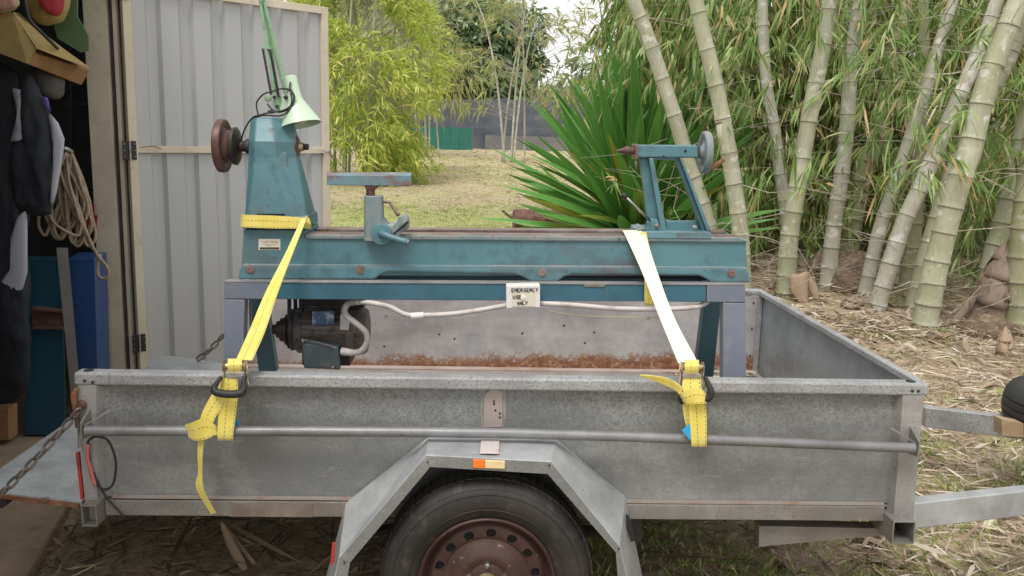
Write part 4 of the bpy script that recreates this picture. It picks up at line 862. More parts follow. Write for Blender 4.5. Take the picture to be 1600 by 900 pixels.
for x, y, r_ in ((419, 154, .011), (433, 166, .005), (429, 152, .005), (447, 152, .007)):
    B().lathe(P(x, y, YL-.014), (0, -1, 0), [(0, r_), (.008, r_), (.01, r_*.6)], 14).obj('pivot_knob', m_armgreen if r_ > .01 else m_black, DL, smooth=True)
B().tube([P(x, y, Y) for x, y, Y in ((404, 181, .6), (401, 168, .6), (402, 158, .6), (412, 147, .59), (425, 143, .6), (438, 139, .61), (452, 140, .6), (459, 150, .59), (457, 164, .58), (446, 173, .58), (434, 175, .58), (424, 170, .585), (418, 162, .59))], .0028, 6, 6).obj('lamp_cord', m_black, DL, smooth='all')
B().tube([P(x, y, Y) for x, y, Y in ((454, 128, .6), (453, 138, .59), (460, 150, .58), (457, 162, .575), (444, 172, .575), (420, 176, .57), (405, 180, .57), (396, 183, .575), (388, 192, .6), (380, 208, .62), (377, 222, .63))], .0028, 6, 6).obj('lamp_cord', m_black, DL, smooth='all')
B().tube([P(x, y, Y) for x, y, Y in ((398, 183, .58), (415, 180, .565), (437, 181, .565), (450, 174, .57), (456, 158, .58), (454, 145, .585))], .0028, 6, 6).obj('lamp_cord', m_black, DL, smooth='all')
B().ext([P(417, 173, .575), P(425, 171, .575), P(430, 176, .575), (P(420, 178, .575))], (0, .012, 0)).obj('cord_plug', m_black, DL, bev=.002)

# ================================================================== RATCHET STRAPS
def ratchet(par, c, hx, flip=1):
    """c: pixel centre of the drum; two side plates, drum, release bar"""
    Y = -.05; (x, y) = c
    rb = bpy.data.objects.new('ratchet_buckle', None); S.collection.objects.link(rb); rb.parent = par; cc = P(x, y, Y); rb.location = cc-WORG[par.name]; WORG[rb.name] = cc.copy()
    for s_ in (-1, 1):
        e = x+s_*15
        B().ext([P(e-s_*1, y-14, Y+.015), P(e+s_*2, y-13, Y), P(e+s_*3, y-2, Y-.01), P(e+s_*2, y+9, Y-.012), P(e+s_*6, y+24, Y-.018), P(e+s_*4, y+26, Y-.01), P(e-s_*1, y+10, Y+.004), P(e-s_*1, y, Y+.012)], (s_*.0035, 0, 0)).obj('side_plate', m_gold, rb, bev=.0006)
        B().lathe(P(e+s_*1, y-6, Y-.004), (s_, 0, 0), [(-.001, .017)]+[(.0, .017 if k % 2 else .014) for k in range(2)]+[(.003, .015), (.0035, .004)], 12).obj('ratchet_gear', m_gold, rb)
    B().tube([P(x-15, y-6, Y), P(x+15, y-6, Y)], .009, 14).obj('drum', m_gold, rb, smooth=True)
    web('wound_webbing', rb, [P(x-11, y-17, Y+.01), P(x-11, y-11, Y-.011), P(x-11, y-4, Y-.014), P(x-11, y+4, Y-.008)], [P(x+11, y-17, Y+.01), P(x+11, y-11, Y-.011), P(x+11, y-4, Y-.014), P(x+11, y+4, Y-.008)])
    B().ext([P(x-15, y+4, Y-.012), P(x+15, y+4, Y-.012), P(x+15, y+10, Y-.014), P(x-15, y+10, Y-.014)], (0, .004, 0)).obj('release_bar', m_steel, rb, bev=.001)
    return rb
# --- left strap
SL = thing('ratchet_strap', 'yellow ratchet strap round the headstock, knotted tail hanging low on the left', 'ratchet strap', P(360, 672, -.05), 'yellow ratchet straps')
e = 1.0
web('webbing', SL, [P(380, 335.5, .49), P(430, 337, .488), P(474, 340, .492), P(481, 341, .52), P(481, 341, .70), P(470, 339, .745), P(384, 336, .745), P(378, 335, .70), P(378, 335, .52), P(380, 335.5, .49)],
    [P(379, 355, .488), P(430, 357, .486), P(474, 357, .49), P(481, 357, .52), P(481, 357, .70), P(470, 357, .745), P(384, 355, .745), P(377, 355, .70), P(377, 355, .52), P(379, 355, .488)], sub=3)
lo_ = [(470, 344, .478), (445, 398, .40), (415, 457, .28), (389, 518, .12), (369, 562, -.035)]
hi_ = [(481, 337, .49), (456, 400, .395), (434, 458, .275), (414, 518, .115), (394, 563, -.035)]
web('webbing', SL, [P(*q) for q in lo_], [P(*q) for q in hi_], mat=m_strap)
web('webbing', SL, [P(472, 352, .484), P(474, 345, .478), P(480, 338, .482)], [P(486, 358, .50), P(486, 350, .488), P(483, 341, .488)], sub=3)
rk = ratchet(SL, (367, 578), 1)
B().tube([P(346, 588, -.068), P(340, 597, -.075), P(335, 606, -.08), P(338, 613, -.085), P(358, 616, -.09), P(376, 614, -.085), P(381, 606, -.08), P(380, 596, -.075), P(384, 586, -.066)], [.005, .006, .009, .011, .011, .011, .009, .006, .005], 10, 4).obj('ratchet_handle', m_black, rk, smooth='all')
web('webbing', SL, [P(346, 590, -.056), P(345, 612, -.062), P(341, 650, -.066), P(340, 683, -.067), P(341, 687, -.045), P(342, 680, -.022), P(343, 640, -.02)], [P(371, 592, -.056), P(372, 614, -.06), P(368, 650, -.064), P(364, 683, -.065), P(364, 687, -.045), P(364, 680, -.022), P(366, 640, -.02)], sub=6)
web('webbing', SL, [P(345, 596, -.05), P(331, 616, -.064), P(318, 640, -.072), P(311, 660, -.076)], [P(362, 612, -.05), P(352, 630, -.064), P(338, 650, -.072), P(330, 668, -.076)], sub=5)
web('webbing', SL, [P(289, 664, -.055), P(300, 660, -.075), P(318, 654, -.085), P(333, 662, -.075), P(343, 670, -.05)], [P(295, 683, -.055), P(305, 688, -.075), P(322, 686, -.086), P(336, 680, -.075), P(345, 684, -.05)], sub=5)
web('webbing', SL, [P(290, 665, -.03), P(294, 663, -.062), P(306, 672, -.08), P(312, 684, -.07)], [P(318, 666, -.03), P(316, 664, -.062), P(320, 672, -.08), P(322, 686, -.07)], sub=4)
web('webbing', SL, [P(310, 684, -.062), P(309, 710, -.06), P(310, 738, -.055), P(306, 757, -.05), P(313, 775, -.045), P(330, 803, -.03)], [P(319, 686, -.064), P(316.5, 710, -.07), P(316, 738, -.06), P(317, 757, -.058), P(322, 774, -.05), P(337, 801, -.034)], sub=6)
B().ext([P(363, 657, -.03), P(374, 656, -.03), P(374, 663, -.03), P(367, 668, -.03), P(362, 667, -.03)], (0, -.002, 0)).obj('blue_tag', m_bluet, SL)
# --- right strap
SR = thing('ratchet_strap', 'yellow ratchet strap coloured white for glare along its run from the tailstock end over the lathe bed', 'ratchet strap', P(1085, 690, -.05), 'yellow ratchet straps')
web('webbing', SR, [P(971, 362, .62), P(976, 366, .50), P(1003, 425, .40), P(1030, 495, .20), P(1060, 568, -.04)], [P(1005, 360, .62), P(1008, 366, .49), P(1027, 425, .385), P(1053, 495, .19), P(1088, 562, -.04)], mat=m_strapw, sub=7)
web('webbing', SR, [P(1001, 364, .487), P(1006, 400, .485), P(1007, 438, .46), P(1007, 444, .443), P(1007, 473, .443), P(1008, 476, .47)], [P(1010, 362, .492), P(1017, 400, .488), P(1021, 438, .46), P(1021, 444, .443), P(1021, 474, .443), P(1021, 477, .47)], sub=3)
rk = ratchet(SR, (1081, 580), 1)
B().tube([P(1101, 588, -.065), P(1106, 598, -.072), P(1111, 612, -.08), P(1108, 621, -.08), P(1098, 625, -.078), P(1085, 626, -.075)], [.005, .007, .0105, .0105, .009, .007], 10, 4).obj('ratchet_handle', m_black, rk, smooth='all')
B().tube([P(1067, 612, -.06), P(1062, 622, -.06), P(1066, 630, -.055)], .006, 8, 3).obj('ratchet_handle', m_black, rk, smooth='all')
web('webbing', SR, [P(1068, 588, -.056), P(1066, 605, -.062), P(1070, 620, -.07)], [P(1094, 588, -.056), P(1096, 605, -.064), P(1099, 620, -.07)], sub=4)
web('webbing', SR, [P(1075, 622, -.068), P(1077, 650, -.069), P(1080, 692, -.067), P(1081, 697, -.045), P(1080, 690, -.022), P(1079, 640, -.02)], [P(1101, 622, -.068), P(1104, 650, -.069), P(1104, 692, -.067), P(1104, 697, -.045), P(1102, 690, -.022), P(1102, 640, -.02)], sub=6)
web('webbing', SR, [P(1066, 620, -.05), P(1067, 640, -.052), P(1072, 668, -.05), P(1076, 690, -.03)], [P(1078, 620, -.052), P(1078, 640, -.056), P(1081, 668, -.055), P(1084, 690, -.03)], sub=4)
web('webbing', SR, [P(1059, 612, -.06), P(1064, 614, -.08), P(1082, 606, -.09), P(1098, 610, -.085), P(1105, 618, -.06)], [P(1067, 627, -.06), P(1074, 632, -.08), P(1090, 631, -.092), P(1103, 630, -.085), P(1106, 626, -.06)], sub=5)
web('webbing', SR, [P(1000, 586, -.045), P(1020, 587, -.05), P(1045, 592, -.06), P(1068, 606, -.075)], [P(1001, 588, -.042), P(1025, 596, -.045), P(1050, 607, -.055), P(1064, 616, -.07)], sub=5)
B().ext([P(1065, 672, -.07), P(1078, 662, -.07), P(1079, 674, -.07), P(1078, 688, -.07)], (0, -.002, 0)).obj('blue_tag', m_bluet, SR)
# ================================================================== SHED
H0 = Vector((-.60, 2.0, 0)); H1 = Vector((.245, 2.78, 0)); du = (H1-H0).normalized(); dn = Vector((du.y, -du.x, 0))   # dn faces the camera
DLn = (H1-H0).length
def D3(u, n, z): return H0+du*u+dn*n+Vector((0, 0, z))
def dbox(b, u0, u1, n0, n1, z0, z1, z1b=None):
    z1b = z1 if z1b is None else z1b
    return b.loft([[D3(u0, n0, z0), D3(u0, n1, z0), D3(u0, n1, z1), D3(u0, n0, z1)], [D3(u1, n0, z0), D3(u1, n1, z0), D3(u1, n1, z1b), D3(u1, n0, z1b)]])
SHD = thing('shed_door', 'open cream framed shed door of pale grey ribbed sheeting swung out behind the lathe', 'door', H0)
ZB, ZT = .10, 2.21
prof = []; u = .03; per = .168
while u < DLn-.03:
    for a, n_ in ((0, .0), (.088, .0), (.104, -.022), (.152, -.022)):
        if u+a < DLn-.03: prof.append((u+a, n_))
    u += per
prof.append((DLn-.03, prof[-1][1]))
b = B(); vs = []
for (u, n_) in prof: vs += [D3(u, n_-.004, ZB+.02), D3(u, n_-.004, ZT-.02)]
b.add(vs, [(2*i, 2*i+2, 2*i+3, 2*i+1) for i in range(len(prof)-1)])
b.obj('ribbed_sheet', m_sheet, SHD)
dbox(B(), 0, .042, 0, .03, ZB, ZT).obj('left_stile', m_cream, SHD, bev=.002)
dbox(B(), DLn-.045, DLn, -.03, .012, ZB, ZT).obj('right_stile', m_cream, SHD, bev=.002)
dbox(B(), .0425, DLn-.0455, 0, .018, 1.398, 1.432).obj('middle_rail', m_cream, SHD, bev=.002)
dbox(B(), .0425, DLn-.0455, 0, .018, ZT-.04, ZT-.001).obj('top_rail', m_cream, SHD, bev=.002)
dbox(B(), .0425, DLn-.0455, 0, .018, ZB+.001, ZB+.04).obj('bottom_rail', m_cream, SHD, bev=.002)
b = B()
for k in range(3):
    b.tube([D3(DLn-.07+.03*k*.3, .03, 1.40+.01*k), D3(DLn-.04, .045, 1.405), D3(DLn-.01, .035, 1.39+.015*k), D3(DLn+.012, .0, 1.41)], .0028, 5, 4)
b.obj('wire_latch', m_steel, SHD, smooth='all')
B().tube([D3(.05, .03, 1.425), D3(.1, .032, 1.43), D3(.135, .03, 1.428), D3(.155, .03, 1.415)], .002, 5, 4).obj('rust_trail', m_rust, SHD)
for z in (.45, 1.41, 2.16):
    h = B(); dbox(h, -.035, -.004, .032, .036, z-.045, z+.045); dbox(h, .004, .032, .032, .036, z-.045, z+.045); hb_ = h.obj('hinge', m_black, SHD, bev=.001)
    B().tube([D3(0, .037, z-.045), D3(0, .037, z+.045)], .006, 8).obj('hinge_pin', m_steel, hb_)
    for u_ in (-.027, .024):
        for zz in (-.03, 0, .03): B().lathe(D3(u_, .036, z+zz), dn, [(0, .004), (.002, .003)], 8).obj('screw', m_steel, hb_)
# the shed shell: jambs, front, back, sides, roof
SH = thing('shed', 'dim metal shed with its doorway open on the left beside the tailgate', 'shed', (-2, 1, .07))
A_ = Vector((-.50, .36, 0)); Bj = Vector((-.66, 2.02, 0)); wd = (Bj-A_).normalized(); wn_ = Vector((wd.y, -wd.x, 0))
def jb(x0, x1, y0, y1, z0, z1, mat, name, bev=.002): return B().box(x0, x1, y0, y1, z0, z1).obj(name, mat, SH, bev=bev)
jb(-.775, -.665, 2.0, 2.05, .07, 2.4, m_cream, 'door_jamb')
jb(-.664, -.640, 2.02, 2.06, .07, 2.4, m_gapshade, 'gap_shade', 0)  # dark strip painting the shade of an open gap
jb(-.639, -.622, 2.0, 2.04, .07, 2.4, m_cream, 'jamb_trim')
jb(-.621, -.603, 2.03, 2.06, .07, 2.4, m_gapshade, 'gap_shade', 0)  # second gap, its shade painted as a dark strip
jb(-.53, -.462, .33, .39, .07, 2.4, M('pale_green_jamb', (.55, .60, .48), .5), 'door_jamb')
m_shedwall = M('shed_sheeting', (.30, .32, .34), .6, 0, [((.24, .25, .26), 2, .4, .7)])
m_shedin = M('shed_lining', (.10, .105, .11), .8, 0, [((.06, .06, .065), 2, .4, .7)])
B().ext([(-.78, 2.03, .07), (-.80, 2.06, .07), (-1.1, 3.6, .07), (-1.07, 3.6, .07)], (0, 0, 2.33)).obj('front_wall', m_shedwall, SH)
B().ext([(-.50, .32, .07), (-.53, .32, .07), (-.30, -1.6, .07), (-.27, -1.6, .07)], (0, 0, 2.33)).obj('front_wall', m_shedwall, SH)
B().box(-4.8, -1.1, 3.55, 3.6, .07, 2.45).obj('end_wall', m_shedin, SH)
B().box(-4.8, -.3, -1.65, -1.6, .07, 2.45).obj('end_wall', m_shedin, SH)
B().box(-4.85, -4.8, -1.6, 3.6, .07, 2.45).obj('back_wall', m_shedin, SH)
B().ext([(-.26, -1.7, 2.45), (-4.9, -1.7, 2.75), (-4.9, 3.65, 2.75), (-1.0, 3.65, 2.45), (-.55, 1.9, 2.45)], (0, 0, .03)).obj('roof', m_shedwall, SH)
B().ext([(-.53, .36, 2.3), (-.55, .36, 2.3), (-.79, 2.04, 2.3), (-.77, 2.04, 2.3)], (0, 0, .16)).obj('lintel', m_cream, SH)
# ---- things stored inside
m_navy = M('black_neoprene', (.012, .015, .022), .75, 0, [((.02, .024, .034), 5, .4, .7)], bump=(30, .3, .01))
m_grey_str = M('pale_grey_neoprene', (.42, .44, .50), .7)
m_foam = M('worn_ochre_foam', (.36, .27, .10), .8, 0, [((.26, .19, .07), 6, .4, .7), ((.5, .42, .22), 30, .62, .72)], bump=(60, .6))
m_foamend = M('torn_brown_foam', (.26, .14, .06), .9, 0, [((.34, .2, .09), 14, .4, .7), ((.55, .42, .25), 60, .66, .7)], bump=(70, .8))
def cloth(name, outline, Y, th, par, mat, bulge=.03):
    """flat garment with rounded, gently folded body"""
    bm = bmesh.new(); n = len(outline)
    front = [P(x, y, Y-.001) for x, y in outline]; c = sum(front, Vector())/n
    b = B(); rings = []
    for k, (s_, dy) in enumerate(((1.0, .5*th), (1.0, -.1*th), (.92, -.6*th), (.7, -.9*th), (.35, -1.0*th))):
        rings.append([c+(p-c)*s_+Vector((0, dy+bulge*.25*math.sin(i*1.9+k), 0)) for i, p in enumerate(front)])
    o = b.loft(rings).obj(name, mat, par, smooth='all')
    if th > .03:
        md = o.modifiers.new('s', 'SUBSURF'); md.levels = md.render_levels = 3
        tx = bpy.data.textures.get('folds') or bpy.data.textures.new('folds', 'CLOUDS'); tx.noise_scale = .16; tx.noise_depth = 3
        md = o.modifiers.new('folds', 'DISPLACE'); md.texture = tx; md.strength = .055; md.mid_level = .5; md.texture_coords = 'LOCAL'
    return o
WS = thing('wetsuit', 'black wetsuit with pale grey curved stripes hanging at the left edge inside the shed', 'wetsuit', P(30, 640, 1.45))
cloth('body', [(-60, 90), (20, 95), (38, 130), (44, 250), (42, 360), (46, 470), (50, 560), (40, 640), (-60, 645)], 1.45, .05, WS, m_navy)
cloth('side_stripe', [(41, 327), (27, 340), (17, 370), (16, 420), (12, 440), (-5, 452), (-5, 477), (12, 470), (34, 455), (42, 425), (42, 360)], 1.41, .012, WS, m_grey_str, .0)
cloth('sleeve', [(36, 100), (55, 115), (75, 165), (84, 210), (84, 320), (76, 337), (40, 335), (18, 330), (18, 225), (34, 222), (40, 180)], 1.42, .05, WS, m_navy)
cloth('shoulder_stripe', [(20, 137), (38, 142), (40, 180), (36, 220), (17, 222), (24, 200), (28, 170)], 1.385, .010, WS, m_grey_str, 0)
cloth('cuff_stripe', [(77, 177), (90, 192), (100, 217), (98, 240), (88, 300), (82, 322), (79, 318), (84, 270), (83, 205)], 1.40, .012, WS, m_grey_str, 0)
cloth('purple_patch', [(67, 150), (74, 153), (79, 175), (74, 172)], 1.40, .01, WS, M('purple_fabric', (.11, .06, .28), .7), 0)
BG = thing('foam_board', 'worn ochre foam board with a torn brown end jutting across the top left corner', 'foam board', P(60, 80, 1.35))
B().loft([[P(-60, 10, 1.30), P(-60, 45, 1.30), P(-60, 45, 1.6), P(-60, -25, 1.6)], [P(52, 82, 1.33), P(42, 100, 1.33), P(128, 134, 1.7), P(141, 110, 1.7)], ]).obj('board_core', m_foamend, BG, bev=.006)
B().loft([[P(-60, -25, 1.29), P(-60, 60, 1.29), P(-60, 60, 1.33), P(-60, -25, 1.33)], [P(20, 22, 1.29), P(43, 100, 1.29), P(45, 100, 1.32), P(22, 22, 1.32)], [P(56, 74, 1.31), P(43, 100, 1.31), P(46, 100, 1.33), P(58, 76, 1.34)]]).obj('board_face', m_foam, BG, bev=.003)
B().ext([P(20, 21, 1.30), P(57, 76, 1.30), P(141, 108, 1.6), P(62, 52, 1.75), P(30, 22, 1.7)], (0, 0, .006)).obj('board_top', m_foam, BG, bev=.002)
B().tube([P(38, -5, 1.3), P(46, 30, 1.28), P(66, 52, 1.3), P(90, 76, 1.42)], .007, 8, 4).obj('black_cord', m_black, BG, smooth='all')
SB = thing('green_surfboard', 'dull green rounded board leaning behind the foam board under the shed roof', 'board', P(100, 60, 1.75))
B().loft([[P(60, -60, 1.75), P(120, -60, 1.75), P(122, -60, 1.8), P(62, -60, 1.8)], [P(78, 20, 1.72), P(120, 25, 1.74), P(122, 26, 1.79), P(80, 20, 1.78)], [P(90, 60, 1.73), P(137, 55, 1.75), P(139, 56, 1.8), P(92, 60, 1.79)], [P(126, 82, 1.75), P(138, 78, 1.76), P(139, 79, 1.79), P(128, 82, 1.79)]]).obj('board', M('dull_green_resin', (.06, .12, .05), .5, 0, [((.10, .17, .07), 3, .4, .7)]), SB, smooth=True)
CUi = thing('ochre_float', 'mustard coloured padded float above the foam board at the top left', 'float', P(80, 10, 1.6))
cloth('float_body', [(45, -30), (110, -30), (104, 20), (85, 38), (62, 42), (50, 30)], 1.6, .07, CUi, m_foam)
RB = thing('red_bag', 'dark red cloth bag wedged above the mustard float at the top left', 'bag', P(85, 8, 1.5))
cloth('bag_body', [(58, -20), (95, -20), (98, 10), (88, 27), (70, 14)], 1.5, .06, RB, M('dark_red_cloth', (.30, .02, .03), .8, bump=(40, .4)))
PB = thing('pink_cushion', 'faded pink patterned cushion at the extreme top left corner on the foam board', 'cushion', P(15, 15, 1.4))
cloth('cushion_body', [(-40, -20), (26, -20), (38, 10), (30, 22), (-40, 24)], 1.28, .06, PB, M('pink_print', (.45, .2, .16), .8, 0, [((.36, .42, .25), 20, .45, .6), ((.6, .35, .3), 35, .55, .7)]))
DRt = thing('canvas_hood', 'crumpled grey canvas hood hanging below the torn end of the foam board', 'canvas', P(75, 125, 1.6))
cloth('hood', [(52, 105), (80, 108), (98, 122), (96, 140), (88, 155), (72, 150), (60, 130)], 1.6, .06, DRt, M('grey_canvas', (.09, .085, .08), .9, bump=(30, .8)))
# rope hank
RO = thing('rope_hank', 'beige looped rope hank hanging over the blue steel panels inside the shed', 'rope', P(110, 240, 1.7))
m_rope = M('beige_rope', (.36, .28, .20), .85, 0, [((.25, .19, .13), 60, .45, .65)], bump=(260, .9, .002))
for k in range(20):
    t = k/19; x0 = 98+10*math.sin(k*2.1); xb = 70+92*((k*7) % 19)/19; yb = 330+60*((k*5) % 11)/11
    if xb > 140: xb -= 22
    w = 12+9*random.random(); Y = 1.66+.06*random.random()
    B().tube([P(x0-2, 238+6*random.random(), Y), P((x0*1.1+xb*.9)/2-w*.6, 290, Y-.03), P(xb-w*.6, yb-25, Y-.02), P(xb, yb, Y-.02), P(xb+w*.6, yb-22, Y-.01), P((x0*1.1+xb*.9)/2+w*.8, 290, Y), P(x0+6, 240, Y)], .0072, 7, 5).obj('rope_loop', m_rope, RO, smooth='all')
B().tube([P(122, 320, 1.62), P(134, 360, 1.6), P(150, 395, 1.6), P(166, 415, 1.6), P(170, 428, 1.6), P(163, 435, 1.6), P(154, 430, 1.6), P(153, 412, 1.61), P(157, 396, 1.62)], .0072, 7, 6).obj('rope_tail', m_rope, RO, smooth='all')
B().tube([P(112, 300, 1.62), P(128, 350, 1.6), P(146, 390, 1.61), P(158, 402, 1.61)], .0072, 7, 6).obj('rope_tail', m_rope, RO, smooth='all')
B().tube([P(78, 337, 1.6), P(86, 350, 1.58), P(104, 362, 1.58), P(122, 368, 1.59), P(128, 352, 1.6)], .0072, 7, 6).obj('rope_loop', m_rope, RO, smooth='all')
B().tube([P(90, 236, 1.72), P(100, 232, 1.68), P(112, 238, 1.72)], .012, 8, 4).obj('hanging_hook', m_steel, RO, smooth='all')
# blue and teal steel boxes
m_bpanel = M('blue_cabinet_paint', (.025, .07, .21), .4, 0, [((.035, .09, .25), 3, .4, .7), ((.22, .08, .05), 12, .72, .78)])
m_tpanel = M('teal_cabinet_paint', (.015, .085, .13), .45, 0, [((.02, .06, .09), 3, .4, .7)])
b = B().loft([[P(105, 405, 1.75), P(148, 405, 1.75), P(167, 394, 1.95), P(122, 394, 1.95)], [P(112, 690, 1.75), P(156, 690, 1.75), P(174, 660, 1.95), P(128, 660, 1.95)]])
tag(b.obj('blue_cabinet', m_bpanel, None, bev=.004, loc=P(130, 680, 1.8)), 'tall blue steel cabinet standing beside the cream door jamb', 'cabinet')
b = B().loft([[P(45, 405, 1.72), P(97, 405, 1.72), P(97, 400, 1.8), P(45, 400, 1.8)], [P(38, 680, 1.62), P(104, 680, 1.62), P(104, 676, 1.74), P(38, 676, 1.74)]])
tag(b.obj('teal_cabinet', m_tpanel, None, bev=.004, loc=P(70, 680, 1.7)), 'dark teal steel cabinet left of the grey flat bar under the rope', 'cabinet')
b = B()
b.pp([(50, 481), (102, 487), (102, 490), (50, 485)], 1.60, .05); b.pp([(50, 511), (102, 513), (102, 516), (50, 514)], 1.60, .05); b.pp([(50, 485), (102, 490), (102, 513), (50, 511)], 1.648, .004)
tag(b.obj('steel_channel', M('brown_channel', (.14, .075, .06), .6, .1, [((.3, .24, .2), 20, .55, .8)], bump=(40, .4)), None, bev=.001, loc=P(76, 514, 1.6)), 'short brown steel channel lying open side out across the teal cabinet', 'steel channel')
tag(B().loft([[P(88, 387, 1.60), P(106, 387, 1.60), P(106, 387, 1.606), P(88, 387, 1.606)], [P(113, 640, 1.50), P(128, 640, 1.50), P(128, 640, 1.506), P(113, 640, 1.506)]]).obj('flat_bar', M('grey_flat_bar', (.28, .26, .25), .5, .3, [((.35, .33, .31), 8, .45, .7)]), None, loc=P(108, 640, 1.5)), 'grey steel flat bar leaning between the teal and blue cabinets', 'steel bar')
b = B().loft([[P(124, 337, 1.95), P(153, 337, 1.95), P(153, 334, 2.1), P(124, 334, 2.1)], [P(126, 360, 1.95), P(150, 360, 1.95), P(150, 357, 2.1), P(126, 357, 2.1)]]); b.pp([(140, 318), (153, 316), (153, 337), (137, 337)], 2.0, .02)
tag(b.obj('red_tray', M('red_plastic', (.28, .02, .03), .45), None, bev=.003, loc=P(140, 360, 2)), 'small red plastic bin behind the rope beside the door jamb', 'bin')
tag(B().pp([(-20, 640), (13, 638), (14, 688), (-20, 690)], 1.5, .08).obj('wooden_block', M('raw_timber', (.30, .16, .08), .7, 0, [((.4, .24, .13), 10, .4, .7, (1, 1, .2))]), None, bev=.003, loc=P(0, 690, 1.5)), 'short timber block on the shed floor at the left edge under the wetsuit', 'timber block')
SHV = thing('dark_shelf', 'dark metal shelving in the gloom behind the rope in the shed', 'shelf', P(130, 240, 2.6))
for y in (160, 240, 300): B().pp([(100, y), (160, y), (160, y+4), (100, y+4)], 2.5, .3).obj('shelf_board', m_shedin, SHV)
B().pp([(108, 60), (112, 60), (112, 420), (108, 420)], 2.48, .02).obj('upright', m_shedin, SHV)

# ================================================================== BAMBOO CULMS
def culmmat(name, base, alt, white, wlo, scale=7):
    m = bpy.data.materials.new(name); m.use_nodes = True; nt = m.node_tree; b = nt.nodes['Principled BSDF']; co = nd(nt, 'ShaderNodeTexCoord').outputs['Object']
    c = mix(nt, ramp(nt, noise(nt, co, 2.2, 5, .6), [(.38, g(0)), (.62, g(1))]), base+(1,), alt+(1,))
    c = mix(nt, ramp(nt, noise(nt, co, 9, 6, .75, (1, 1, .3)), [(.45, g(0)), (.62, g(.75))]), c, (.34, .33, .27, 1))
    c = mix(nt, ramp(nt, noise(nt, co, 60, 4, .7, (1, 1, .12)), [(.5, g(0)), (.72, g(.6))]), c, (.24, .24, .16, 1))
    c = mix(nt, ramp(nt, noise(nt, co, scale, 3, .45), [(wlo, g(0)), (wlo+.07, g(.7))]), c, white+(1,))
    c = mix(nt, ramp(nt, noise(nt, co, 14, 4, .6), [(.60, g(0)), (.66, g(.6))]), c, (.50, .52, .46, 1))
    c = mix(nt, ramp(nt, noise(nt, co, 48, 4, .6), [(.64, g(0)), (.70, g(.6))]), c, (.13, .14, .09, 1))
    nt.links.new(c, b.inputs['Base Color']); b.inputs['Roughness'].default_value = .6
    bp = nd(nt, 'ShaderNodeBump', i_Strength=.3, i_Distance=.004); nt.links.new(noise(nt, co, 40, 5, .6), bp.inputs['Height']); nt.links.new(bp.outputs[0], b.inputs['Normal'])
    return m
m_cg = culmmat('green_culm', (.32, .34, .20), (.46, .46, .34), (.66, .65, .60), .63, 10)
m_cw = culmmat('lichen_culm', (.36, .35, .27), (.52, .50, .44), (.68, .66, .64), .58, 10)
m_cd = culmmat('olive_culm', (.26, .27, .13), (.36, .36, .21), (.5, .5, .42), .68, 6)
m_node = M('culm_node_brown', (.16, .15, .10), .8, 0, [((.34, .33, .25), 20, .45, .65)])
m_twig = M('pale_twig', (.44, .40, .32), .7, 0, [((.24, .2, .14), 12, .5, .7)])
m_twigd = M('grey_twig', (.20, .19, .16), .75)
NODE = None
